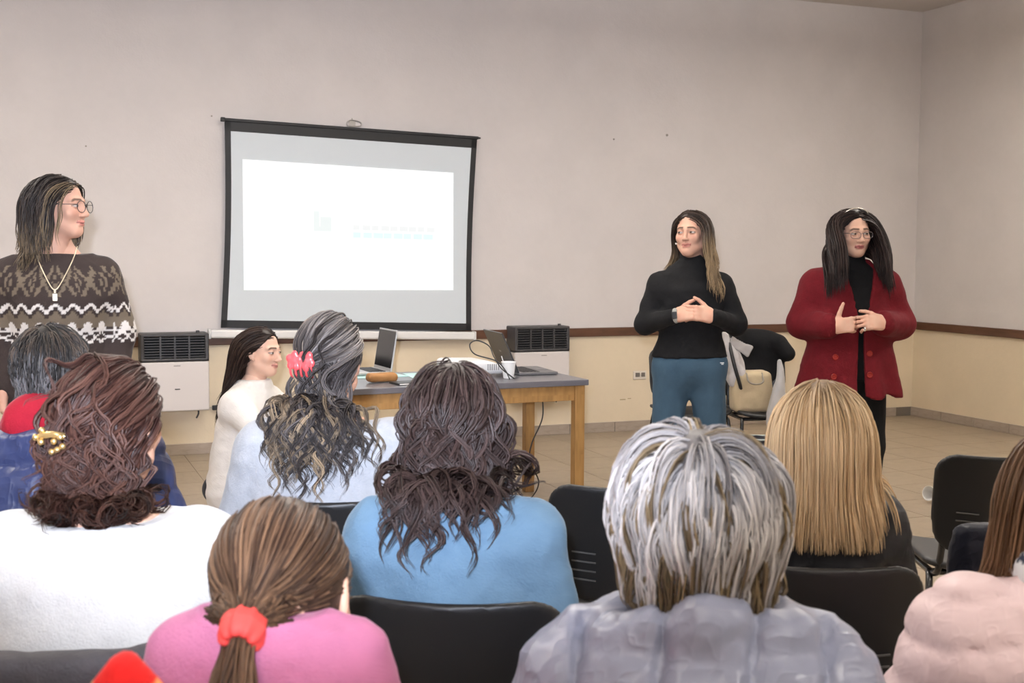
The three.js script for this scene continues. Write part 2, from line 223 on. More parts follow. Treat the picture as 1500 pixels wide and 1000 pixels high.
// ------------------------------------------------------------------ gas wall heaters
function heater(u, label, plug) {
  const t = thing('wall_heater', label, 'heater', hall(u, 0.335, 0), YAW, 'balanced flue gas heaters under the rail'), W = 0.46, D = 0.19, w = mat('heater_white', [0.62, 0.575, 0.555], 0.35), k = mat('heater_dark', [0.045, 0.043, 0.045], 0.45), kk = mat('heater_void', [0.008, 0.008, 0.008], 0.8);
  part('body', box(W, 0.345, D, 0, 0.1725, D / 2 + 0.0, 0.012), w, t, 'off-white enamel lower cabinet');
  part('seam', box(W + 0.002, 0.004, D * 0.9, 0, 0.347, D / 2, 0), kk, t);
  const g = part('grille', join([box(W, 0.02, D, 0, 0.36, D / 2, 0.008), box(W, 0.024, D, 0, 0.53, D / 2, 0.01), box(0.026, 0.19, D, -W / 2 + 0.013, 0.445, D / 2, 0.008), box(0.026, 0.19, D, W / 2 - 0.013, 0.445, D / 2, 0.008), ...[-0.25, 0, 0.25].map(f => box(0.012, 0.16, 0.012, f * W * 0.84, 0.445, D - 0.008))]), k, t, 'dark grey louvred hot air grille');
  part('cavity', box(W - 0.04, 0.165, D - 0.05, 0, 0.445, D / 2 - 0.02), kk, g);
  for (let i = 0; i < 8; i++) part('slat', box(W - 0.05, 0.0055, 0.018, 0, 0.380 + i * 0.0185, D - 0.012).rotateX(0), k, g);
  part('badge', box(0.045, 0.008, 0.003, 0.012, 0.318, D + 0.001, 0.001), mat('heater_badge', [0.36, 0.34, 0.32], 0.3, { metalness: 0.5 }), t); part('window', box(0.036, 0.007, 0.003, 0.012, 0.155, D + 0.001, 0.001), kk, t);
  part('knob', cyl(0.012, 0.014, 0.02, W / 2 - 0.07, 0.548, D - 0.05, 16), k, t);
  part('valve', tube([[W / 2 - 0.07, 0.0, 0.12], [W / 2 - 0.07, -0.03, 0.12], [W / 2 - 0.085, -0.06, 0.12]], 0.006, 12, 8), k, t);
}
heater(-6.445, 'off-white gas wall heater between the patterned sweater and the screen');
heater(-3.69, 'off-white gas wall heater partly hidden behind the open black laptop');
{ const t = thing('power_adapter', 'black power adapter with thin cord on the wall beside the heater', 'adapter', hall(-6.12, 0.30, 0.001), YAW), k = mat('black_plastic', [0.015, 0.015, 0.016], 0.4);
  part('body', box(0.11, 0.035, 0.03, 0, 0.03, 0.016, 0.006), k, t); part('cord', tube([[-0.05, 0.03, 0.014], [-0.1, 0.04, 0.02], [-0.14, 0.035, 0.012]], 0.003, 16, 6), mat('grey_cord', [0.4, 0.38, 0.36], 0.5), t); }
{ const t = thing('gas_tap', 'small round metal gas tap on the cream wall beyond the table', 'tap', hall(-3.30, 0.39, 0), YAW), m = mat('tap_metal', [0.30, 0.27, 0.23], 0.35, { metalness: 0.8 });
  part('pipe', cyl(0.012, 0.012, 0.06, 0, 0, 0.03, 14).rotateX(0), m, t); t.children[0].rotation.x = Math.PI / 2; t.children[0].position.set(0, 0, 0.0); part('handle', box(0.05, 0.016, 0.012, -0.01, 0, 0.05, 0.005), m, t); part('cap', cyl(0.02, 0.02, 0.02, 0, 0, 0.0, 18).rotateX(Math.PI / 2).translate(0.01, 0, 0.045), m, t); }
{ const t = thing('wall_socket', 'white double wall socket on the cream wall beside the blue trousers', 'socket', hall(-2.75, 0.452, 0), YAW), w = mat('socket_white', [0.62, 0.56, 0.48], 0.4), k = mat('socket_dark', [0.16, 0.14, 0.12], 0.6);
  part('plate', box(0.118, 0.07, 0.01, 0, 0, 0.005, 0.004), w, t); part('socket_face', join([box(0.04, 0.034, 0.006, -0.022, 0.004, 0.011, 0.003), box(0.034, 0.034, 0.006, 0.028, 0.004, 0.011, 0.003)]), k, t); }
tag(inHall(part('wall_stain', [box(0.05, 0.008, 0.0015, 0, 0, 0), box(0.03, 0.006, 0.0015, 0.06, 0.006, 0)], mat('scuff', [0.36, 0.28, 0.16], 0.8), scene), -2.9, 0.257, 0.001), 'brownish scuff mark low on the cream wall', 'stain');

// ------------------------------------------------------------------ the table and what stands on it
const TT = 0.75, TROT = YAW + 0.03;
const tableAt = (x, z) => { const c = hall(-5.235, 0, 2.43), a = TROT; return [c[0] + x * Math.cos(a) + z * Math.sin(a), TT, c[2] - x * Math.sin(a) + z * Math.cos(a)]; };   // table frame: x along its length, z towards the audience
{
  const c = hall(-5.235, 0, 2.43), t = thing('work_table', 'long wooden table with grey laminate top and square pine legs', 'table', c, TROT);
  const pine = dataTex(256, (u, v) => { const g = 0.55 * tnoise(u, v * 0.2, 32, 81) + 0.45 * tnoise(u, v * 0.35, 12, 82); const k = 0.66 + 0.5 * g; return [k, k * 0.96, k * 0.88]; });
  const topM = mat('table_top', [0.135, 0.132, 0.15], 0.28), W = mat('table_wood', [0.40, 0.225, 0.08], 0.5, { map: pine });
  const L = 1.42, D = 0.76;
  part('table_top', box(L, 0.032, D, 0, TT - 0.016, 0, 0.004), topM, t, 'grey laminate table top');
  part('apron', uvMetres(box(L - 0.1, 0.085, 0.022, 0, TT - 0.0745, D / 2 - 0.045, 0.003), 3), W, t); part('apron', uvMetres(box(L - 0.1, 0.085, 0.022, 0, TT - 0.0745, -D / 2 + 0.045, 0.003), 3), W, t);
  part('apron', uvMetres(box(0.022, 0.085, D - 0.1, L / 2 - 0.045, TT - 0.0745, 0, 0.003), 3), W, t); part('apron', uvMetres(box(0.022, 0.085, D - 0.1, -L / 2 + 0.045, TT - 0.0745, 0, 0.003), 3), W, t);
  for (const sx of [-1, 1]) for (const sz of [-1, 1]) part('leg', uvMetres(box(0.058, TT - 0.032, 0.058, sx * (L / 2 - 0.045), (TT - 0.032) / 2, sz * (D / 2 - 0.045), 0.004), 3), W, t);
}
const onTable = (name, label, cat, x, z, turn = 0) => thing(name, label, cat, tableAt(x, z), TROT + turn);
const BLACKP = mat('black_plastic', [0.015, 0.015, 0.016], 0.4);
function laptop(label, x, z, turn, o) {          // base in front (+z), lid hinged at the back edge
  const t = onTable('laptop', label, 'laptop', x, z, turn), w = o.w, d = o.d; t.position.y += o.lift ?? 0;
  const base = part('base', box(w, 0.016, d, 0, 0.010, d / 2, 0.005), o.body, t);
  const keys = []; for (let r = 0; r < 5; r++) for (let k = 0; k < 13; k++) keys.push(box(w * 0.058, 0.002, d * 0.072, (k - 6) * w * 0.068, 0.019, d * (0.16 + r * 0.092))); part('keyboard', keys, mat('key_black', [0.02, 0.02, 0.022], 0.5), base); part('touchpad', box(w * 0.3, 0.001, d * 0.26, 0, 0.0184, d * 0.8), mat('touchpad', [0.10, 0.10, 0.11], 0.3), base);
  for (const a of [-1, 1]) for (const b of [0.1, 0.9]) part('foot', cyl(0.008, 0.008, 0.003, a * w * 0.42, 0.0015, d * b, 10), BLACKP, t);
  const lid = new THREE.Group(); lid.name = 'lid'; lid.position.set(0, 0.018, 0.004); lid.rotation.x = -o.open; t.add(lid);
  part('lid_shell', box(w, o.h, 0.008, 0, o.h / 2, -0.004, 0.003), o.shell, lid); part('display', box(w - 0.016, o.h - 0.026, 0.001, 0, o.h / 2 + 0.004, 0.0006), o.display, lid, 'switched-off dark laptop display');
  part('lid_badge', box(0.04, 0.010, 0.001, 0, o.h / 2, -0.0085), mat('badge_grey', [0.25, 0.25, 0.26], 0.3, { metalness: 0.6 }), lid);
}
const SILVER = mat('laptop_silver', [0.50, 0.50, 0.51], 0.35, { metalness: 0.5 }), DARKLID = mat('laptop_dark', [0.035, 0.037, 0.042], 0.35), GREYBASE = mat('laptop_grey', [0.17, 0.165, 0.17], 0.4, { metalness: 0.3 }), GLOSS = mat('display_off', [0.006, 0.006, 0.007], 0.12);
laptop('open laptop with silver rim and dark screen turned towards the squatting woman', -0.245, -0.36, -Math.PI / 2 + 0.02, { w: 0.31, d: 0.22, h: 0.235, open: 0.16, body: SILVER, shell: SILVER, display: GLOSS, lift: 0.0045 });
laptop('open black laptop with its lid towards the projector, beside the white cup', 0.445, -0.12, Math.PI / 2 - 0.10, { w: 0.37, d: 0.235, h: 0.25, open: 0.42, body: GREYBASE, shell: DARKLID, display: GLOSS });
{ // projector
  const t = onTable('projector', 'white rounded video projector in the middle of the table', 'projector', 0.165, -0.02, 0.05); t.position.y += 0.0045; const w = mat('projector_white', [0.80, 0.80, 0.80], 0.35);
  const f = (x, y, z) => { const s = smax(rbox([0, 0.058, 0], [0.165, 0.045, 0.125], 0.03)(x, y, z), (y - 0.10 + (x + 0.12) * 0.04 + Math.max(0, x - 0.05) * 0.28) * 0.95, 0.02); return s; };
  part('body', nets(f, [-0.2, 0, -0.16], [0.2, 0.13, 0.16], 0.006), w, t);
  part('lens', cyl(0.032, 0.034, 0.03, 0, 0, 0, 24).rotateX(Math.PI / 2).translate(-0.07, 0.06, -0.13), BLACKP, t); const v = []; for (let i = 0; i < 6; i++) v.push(box(0.006, 0.035, 0.002, 0.05 + i * 0.013, 0.055, 0.1255)); part('vent', v, mat('vent_grey', [0.3, 0.3, 0.3], 0.6), t); for (const [x, z] of [[-0.12, -0.09], [0.12, -0.09], [0, 0.09]]) part('foot', cyl(0.012, 0.012, 0.016, x, 0.008, z, 12), BLACKP, t);
}
{ const t = onTable('projector_cable', 'thin black cable looping over the white projector', 'cable', 0.21, 0.09); part('cable_loop', tube([[0.075, 0.006, 0.17], [0.07, 0.05, 0.12], [0.03, 0.10, 0.08], [-0.07, 0.135, 0.02], [-0.085, 0.185, -0.02], [-0.03, 0.205, -0.05], [0.03, 0.175, -0.02], [0.035, 0.12, 0.04], [0.055, 0.06, 0.1], [0.11, 0.006, 0.15]], 0.0038, 90, 6), BLACKP, t); }
{ // cup
  const t = onTable('foam_cup', 'white foam cup with a white stirrer between projector and laptop', 'cup', 0.315, 0.175), w = mat('foam_white', [0.83, 0.83, 0.82], 0.6);
  part('cup_body', new THREE.LatheGeometry([[0, 0], [0.027, 0], [0.0285, 0.004], [0.039, 0.088], [0.0415, 0.09], [0.0415, 0.094], [0.0375, 0.094], [0.0275, 0.008], [0, 0.006]].map(p => new THREE.Vector2(...p)), 32), w, t); part('stirrer', box(0.005, 0.125, 0.002, 0, 0.0625, 0, 0.001).rotateZ(0.32).translate(-0.004, 0.008, 0), w, t); part('coffee', cyl(0.035, 0.034, 0.002, 0, 0.072, 0), mat('coffee', [0.05, 0.025, 0.012], 0.2), t);
}
{ // sheets, pencil case, phone
  const teal = mat('sheet_teal', [0.45, 0.70, 0.69], 0.35), tan = mat('leather_tan', [0.36, 0.17, 0.055], 0.5);
  tag(part('paper_folder', box(0.36, 0.004, 0.25, 0, 0.002, 0, 0.0018), teal, scene), 'pale turquoise plastic folder lying under the small laptop', 'folder'); scene.children.at(-1).position.set(...tableAt(-0.36, -0.23)); scene.children.at(-1).position.y = TT; scene.children.at(-1).rotation.y = TROT + 0.08;
  tag(part('paper_folder', box(0.26, 0.004, 0.30, 0, 0.002, 0, 0.0018), teal, scene), 'pale turquoise plastic folder between small laptop and projector', 'folder'); scene.children.at(-1).position.set(...tableAt(-0.04, -0.11)); scene.children.at(-1).rotation.y = TROT - 0.1;
  const t = onTable('pencil_case', 'tan brown leather pencil case beside the small laptop', 'pencil case', -0.40, 0.12, 0.15); part('pouch', nets((x, y, z) => rbox([0, 0.028, 0], [0.085, 0.024, 0.038], 0.021)(x, y, z) + 0.002 * noise(x * 40, y * 40, z * 40), [-0.15, -0.01, -0.07], [0.15, 0.07, 0.07], 0.006), tan, t); part('zipper', box(0.13, 0.003, 0.006, 0, 0.0515, 0), mat('zip_brass', [0.5, 0.36, 0.14], 0.35, { metalness: 0.8 }), t);
  const n = onTable('notebook', 'thin black notebook lying flat near the table edge', 'notebook', -0.285, 0.24, 0.12); part('cover', box(0.18, 0.012, 0.12, 0, 0.006, 0, 0.003), BLACKP, n); part('pages', box(0.174, 0.006, 0.118, 0.004, 0.006, 0.002), mat('paper_white', [0.75, 0.73, 0.70], 0.8), n);
}
{ const t = onTable('hanging_cable', 'black power cable hanging from the table down to the floor', 'cable', 0.40, 0.05); t.position.y = 0; part('cord', tube([[0.18, 0.70, 0.0], [0.18, 0.62, 0.0], [0.17, 0.50, 0.02], [0.10, 0.36, 0.03], [0.09, 0.26, 0.03], [0.15, 0.14, 0.02], [0.12, 0.05, 0.0], [0.02, 0.008, 0.02], [-0.2, 0.006, 0.12]], 0.004, 60, 6), BLACKP, t); }

// ------------------------------------------------------------------ stacking chairs
const CH_PLASTIC = mat('chair_plastic', [0.012, 0.012, 0.013], 0.42), CH_STEEL = mat('chair_steel', [0.014, 0.014, 0.015], 0.25, { clearcoat: 0.5 });
let backGeo, seatGeo, ribGeo;
function chair(label, x, z, turn, group = 'black stacking chairs of the audience') {
  const t = thing('stacking_chair', label, 'chair', [x, 0, z], turn, group);                // faces local +z; back at local -z
  const BW = 0.215, tilt = 0.16, bf = (X, Y, Z) => rbox([0, 0.165, 0], [BW, 0.165, 0.2], 0.001)(X, Y, Z);
  backGeo ??= nets((X, Y, Z) => { const zz = Z - 1.1 * X * X + 0.25 * (Y - 0.16) * (Y - 0.16); const qx = Math.abs(X) - BW + 0.07 + 0.12 * Math.max(0, 0.12 - Y), qy = Math.abs(Y - 0.165) - 0.165 + 0.07; const d2 = Math.hypot(Math.max(qx, 0), Math.max(qy, 0)) + Math.min(Math.max(qx, qy), 0) - 0.07; return smax(d2, Math.abs(zz) - 0.009, 0.012) * 0.8; }, [-0.25, -0.03, -0.05], [0.25, 0.36, 0.09], 0.007).rotateX(-tilt).translate(0, 0.50, -0.215);
  seatGeo ??= nets((X, Y, Z) => { const yy = Y - 0.9 * X * X * 0.5 + 0.9 * Math.max(0, Z - 0.15) ** 2 * 3; const qx = Math.abs(X) - 0.225 + 0.06, qz = Math.abs(Z) - 0.205 + 0.06; const d2 = Math.hypot(Math.max(qx, 0), Math.max(qz, 0)) + Math.min(Math.max(qx, qz), 0) - 0.06; return smax(d2, Math.abs(yy) - 0.012, 0.015) * 0.8; }, [-0.26, -0.06, -0.24], [0.26, 0.06, 0.24], 0.008).translate(0, 0.445, 0.02);
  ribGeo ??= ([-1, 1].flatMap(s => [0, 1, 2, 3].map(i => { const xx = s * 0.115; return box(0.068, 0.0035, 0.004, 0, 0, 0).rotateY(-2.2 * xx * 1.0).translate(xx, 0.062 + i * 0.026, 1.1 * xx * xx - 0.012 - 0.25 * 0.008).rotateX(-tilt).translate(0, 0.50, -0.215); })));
  part('backrest', backGeo, CH_PLASTIC, t); for (const r of ribGeo) part('slot_highlight_rib', r, mat('slot_highlight_grey', [0.10, 0.10, 0.10], 0.5), t.children[0]); part('seat', seatGeo, CH_PLASTIC, t);  // lighter grey ribs paint in the bright edges of the back slots
  for (const s of [-1, 1]) {
    part('back_post', tube([[s * 0.172, 0.60, -0.190], [s * 0.173, 0.56, -0.185], [s * 0.178, 0.47, -0.172], [s * 0.185, 0.425, -0.15], [s * 0.19, 0.42, 0.0]], 0.0115, 26, 8), CH_STEEL, t);
    part('leg', tube([[s * 0.19, 0.42, 0.15], [s * 0.20, 0.40, 0.17], [s * 0.215, 0.2, 0.20], [s * 0.225, 0.012, 0.22]], 0.012, 22, 8), CH_STEEL, t);
    part('leg', tube([[s * 0.19, 0.42, -0.10], [s * 0.20, 0.40, -0.14], [s * 0.215, 0.2, -0.20], [s * 0.225, 0.012, -0.25]], 0.012, 22, 8), CH_STEEL, t);
  }
  part('seat_frame', [tube([[-0.19, 0.42, -0.12], [-0.19, 0.42, 0.16]], 0.0115, 8, 8), tube([[0.19, 0.42, -0.12], [0.19, 0.42, 0.16]], 0.0115, 8, 8), tube([[-0.19, 0.42, 0.15], [0.19, 0.42, 0.15]], 0.0115, 8, 8), tube([[-0.19, 0.42, -0.11], [0.19, 0.42, -0.11]], 0.0115, 8, 8)], CH_STEEL, t);
  return t;
}
// ------------------------------------------------------------------ people: bodies, clothes, hair
const knit = dataTex(128, (u, v) => 0.5 + 0.5 * (tnoise(u, v, 40, 9) - 0.5) + 0.4 * (tnoise(u, v, 17, 10) - 0.5)); knit.repeat.set(9, 9);
const weave = dataTex(128, (u, v) => 0.5 + 0.5 * (tnoise(u, v, 48, 19) - 0.5) + 0.4 * (tnoise(u, v, 12, 20) - 0.5)); weave.repeat.set(7, 7);
const crinkle = dataTex(256, (u, v) => { const r = (n, s) => Math.pow(1 - Math.abs(tnoise(u, v, n, s) - 0.5) * 2, 3); return 0.45 * r(5, 91) + 0.35 * r(11, 92) + 0.2 * r(23, 93); }); crinkle.repeat.set(2.6, 2.6);
const cloth = (name, o = {}) => mats['cloth_' + name] ??= new THREE.MeshPhysicalMaterial({ vertexColors: true, roughness: o.rough ?? 0.9, sheen: o.sheen ?? 0.25, sheenRoughness: 0.6, sheenColor: new THREE.Color(0xffffff), bumpMap: o.crinkle ? crinkle : o.nylon ? weave : knit, bumpScale: o.bump ?? 0.0012, specularIntensity: o.spec ?? 0.5 });
const SKIN = new THREE.MeshPhysicalMaterial({ vertexColors: true, roughness: 0.52, specularIntensity: 0.5 });
const HAIR = new THREE.MeshPhysicalMaterial({ vertexColors: true, roughness: 0.40, specularIntensity: 0.52 });
const HAIR_SOFT = new THREE.MeshPhysicalMaterial({ vertexColors: true, roughness: 0.46, specularIntensity: 0.5 });

const headMatrix = (c, yaw = 0, pitch = 0, roll = 0, hs = 1) => new THREE.Matrix4().compose(V(...c), new THREE.Quaternion().setFromEuler(new THREE.Euler(pitch, yaw, roll, 'YXZ')), V(hs, hs, hs));
const SC = [0, 0.020, -0.013], SR = [0.077, 0.099, 0.096];
const skull = blend([[ell([0, 0.035, -0.014], [0.072, 0.080, 0.091]), 0], [ell([0, -0.03, 0.024], [0.057, 0.074, 0.062]), 0.03], [ell([0, -0.086, 0.056], [0.024, 0.021, 0.022]), 0.03]]);
function headField(o = {}) {
  const L = [[ell([0, 0.035, -0.014], [0.072, 0.080, 0.091]), 0], [ell([0, -0.03, 0.022], [0.058 * (o.wide ?? 1), 0.074, 0.060]), 0.03], [ell([0, -0.088, 0.060], [0.021 * (o.wide ?? 1), 0.019, 0.019]), 0.03],
    [cap([-0.045, -0.058, 0.012], [-0.012, -0.092, 0.05], 0.022, 0.018), 0.025], [cap([0.045, -0.058, 0.012], [0.012, -0.092, 0.05], 0.022, 0.018), 0.025]];
  if (o.face !== false) for (const s of [-1, 1]) L.push([ell([s * 0.037, -0.022, 0.058], [0.022, 0.02, 0.02]), 0.025], [cap([s * 0.012, 0.022, 0.082], [s * 0.042, 0.021, 0.066], 0.010, 0.008), 0.018]);
  if (o.face !== false) {
    for (const s of [-1, 1]) L.push([ell([s * 0.031, 0.004, 0.089], [0.018, 0.011, 0.012]), -0.018]);
    L.push([cap([0, 0.010, 0.083], [0, -0.026, 0.101], 0.0065, 0.0095), 0.014], [ell([0, -0.030, 0.100], [0.0115, 0.0095, 0.0115]), 0.008]);
    for (const s of [-1, 1]) L.push([ell([s * 0.0115, -0.033, 0.091], [0.0075, 0.0065, 0.009]), 0.006], [ell([s * 0.031, 0.003, 0.074], [0.0145, 0.0105, 0.0125]), 0.003]);
    L.push([cap([-0.017, -0.0585, 0.076], [0, -0.0555, 0.086], 0.0045, 0.0065), 0.008], [cap([0.017, -0.0585, 0.076], [0, -0.0555, 0.086], 0.0045, 0.0065), 0.006], [cap([-0.013, -0.0665, 0.079], [0.013, -0.0665, 0.079], 0.0065, 0.0065), 0.006], [cap([-0.02, -0.061, 0.085], [0.02, -0.061, 0.085], 0.0014, 0.0014), -0.004]);
  }
  for (const s of [-1, 1]) L.push([ell([s * 0.074, -0.004, -0.008], [0.008, 0.030, 0.018], [0.12, s * -0.35, 0]), 0.006], [ell([s * 0.081, 0.0, -0.004], [0.004, 0.015, 0.008]), -0.005], [ell([s * 0.073, -0.03, 0.001], [0.006, 0.009, 0.008]), 0.004]);
  L.push([cap([0, -0.05, -0.022], [0, -0.19, -0.04], 0.050, 0.054), 0.035]);
  return blend(L);
}
function faceColor(tone, o = {}) {
  const lip = o.lip ?? mix3(tone, [0.42, 0.10, 0.10], 0.6), brow = o.brow ?? [0.045, 0.028, 0.02], eyeW = [0.50, 0.46, 0.43];
  return (x, y, z) => {
    let c = mix3(tone, [tone[0] * 1.03, tone[1] * 0.97, tone[2] * 0.95], 0.5 + 0.5 * noise(x * 70, y * 70, z * 70));
    if (z < 0.03) return c;
    const ax = Math.abs(x);
    c = mix3(c, [tone[0], tone[1] * 0.72, tone[2] * 0.70], 0.42 * Math.exp(-(((ax - 0.04) / 0.016) ** 2) - ((y + 0.022) / 0.015) ** 2));
    const by = 0.0272 + 0.035 * (ax - 0.018) - 4.0 * Math.max(0, ax - 0.034) ** 1.5; c = mix3(c, brow, 0.9 * sstep(0.0062, 0.0028, Math.abs(y - by)) * sstep(0.007, 0.013, ax) * sstep(0.054, 0.046, ax));
    const ex = (ax - 0.031) / 0.0145, ey = (y - 0.003) / (0.0050 * Math.sqrt(Math.max(0.05, 1 - ex * ex * 0.9))); const inside = Math.abs(ex) < 1 && Math.abs(ey) < 1;
    if (inside) { const gx = (x - Math.sign(x) * 0.031 - (o.gaze ?? 0) * 0.006), r = Math.hypot(gx, y - 0.0035); c = r < 0.0058 ? (r < 0.0026 ? [0.01, 0.008, 0.008] : [0.07, 0.04, 0.022]) : eyeW; }
    if (Math.abs(ex) < 1.12) { const lid = 0.003 + 0.0052 * Math.sqrt(Math.max(0.02, 1 - (ex / 1.12) ** 2)); c = mix3(c, [0.03, 0.02, 0.018], 0.85 * sstep(0.0022, 0.0008, Math.abs(y - lid))); const low = 0.003 - 0.0050 * Math.sqrt(Math.max(0.02, 1 - (ex / 1.12) ** 2)); c = mix3(c, mix3(tone, [0.1, 0.05, 0.04], 0.6), 0.5 * sstep(0.0018, 0.0006, Math.abs(y - low))); }
    if (z > 0.06 && ax < 0.0245) { y -= (o.smile ?? 1) * 7 * ax * ax; const top = -0.0515 - 0.10 * ax - 0.0012 * Math.cos(ax * 300), bot = -0.0735 + 13 * ax * ax; if (y < top && y > bot) c = mix3(lip, [0.10, 0.02, 0.02], 0.8 * sstep(0.0022, 0.0006, Math.abs(y + 0.0612 + 2.2 * ax * ax))); }
    return c;
  };
}
// a hand: wrist at the origin, fingers along +x, back of the hand towards +z, thumb on the +y side times s
function handField(s, o = {}) {
  const L = [[rbox([0.046, 0, 0], [0.047, 0.038, 0.0135], 0.012), 0], [cap([-0.012, 0, 0], [0.012, 0, 0], 0.023, 0.024), 0.03]], curl = o.curl ?? [0.35, 0.4, 0.4], pts = [];
  const len = [[0.041, 0.024, 0.019], [0.045, 0.028, 0.021], [0.042, 0.026, 0.02], [0.033, 0.02, 0.017]];
  for (let f = 0; f < 4; f++) {
    const y0 = s * (0.029 - f * 0.0195); let p = [0.086 - (f === 3 ? 0.008 : 0), y0, 0], a = o.base ?? 0.1, yaw = s * (0.09 - f * 0.06) * (o.spread ?? 1);
    L.push([ell([p[0], p[1], 0.004], [0.012, 0.010, 0.010]), 0.008]);
    for (let k = 0; k < 3; k++) { a += curl[k] * (1 + (f - 1.5) * (o.vary ?? 0.06)); const l = len[f][k], q = [p[0] + l * Math.cos(a) * Math.cos(yaw), p[1] + l * Math.sin(yaw), p[2] - l * Math.sin(a)], r = 0.0092 - k * 0.0008 - (f === 3 ? 0.001 : 0); L.push([cap(p, q, r, r - 0.0009), k ? 0.003 : 0.006]); p = q; }
  }
  const th = o.thumb ?? [0.75, 0.35, 0.2]; let p = [0.018, s * 0.026, -0.004], a = th[0]; const tl = [0.042, 0.033, 0.026];
  for (let k = 0; k < 3; k++) { const l = tl[k], q = [p[0] + l * Math.cos(a), p[1] + s * l * Math.sin(a) * 0.85, p[2] - l * (o.thumbDrop ?? 0.25) * Math.sin(a)]; L.push([cap(p, q, 0.0135 - k * 0.002, 0.0115 - k * 0.0018), k ? 0.003 : 0.014]); p = q; a -= th[k + 1] ?? 0.15; }
  return blend(L);
}
function handGeo(wrist, dir, back, s, o, tone) {
  const x = V(...dir).normalize(), z = V(...back); z.addScaledVector(x, -z.dot(x)).normalize(); const y = z.clone().cross(x);
  const g = nets(handField(s, o), [-0.07, -0.11, -0.11], [0.2, 0.11, 0.05], o.cell ?? 0.0038, (X, Y, Z) => mix3(tone, [tone[0], tone[1] * 0.8, tone[2] * 0.78], clamp(0.25 + 0.35 * noise(X * 60, Y * 60, Z * 60) + 1.6 * Math.max(0, X - 0.12))));
  return g.applyMatrix4(new THREE.Matrix4().makeBasis(x, y, z).setPosition(...wrist));
}
function mergeColored(list) {          // indexed merge of position, normal, uv, color
  let nv = 0, ni = 0; for (const g of list) { nv += g.attributes.position.count; ni += g.index.count; }
  const P = new Float32Array(nv * 3), N = new Float32Array(nv * 3), U = new Float32Array(nv * 2), C = new Float32Array(nv * 3), I = new Uint32Array(ni); let a = 0, b = 0;
  for (const g of list) { const A = g.attributes; P.set(A.position.array, a * 3); N.set(A.normal.array, a * 3); if (A.uv) U.set(A.uv.array, a * 2); C.set(A.color.array, a * 3); for (let i = 0; i < g.index.count; i++) I[b + i] = g.index.array[i] + a; a += A.position.count; b += g.index.count; }
  const g = new THREE.BufferGeometry(); g.setAttribute('position', new THREE.BufferAttribute(P, 3)); g.setAttribute('normal', new THREE.BufferAttribute(N, 3)); g.setAttribute('uv', new THREE.BufferAttribute(U, 2)); g.setAttribute('color', new THREE.BufferAttribute(C, 3)); g.setIndex(new THREE.BufferAttribute(I, 1)); return g;
}

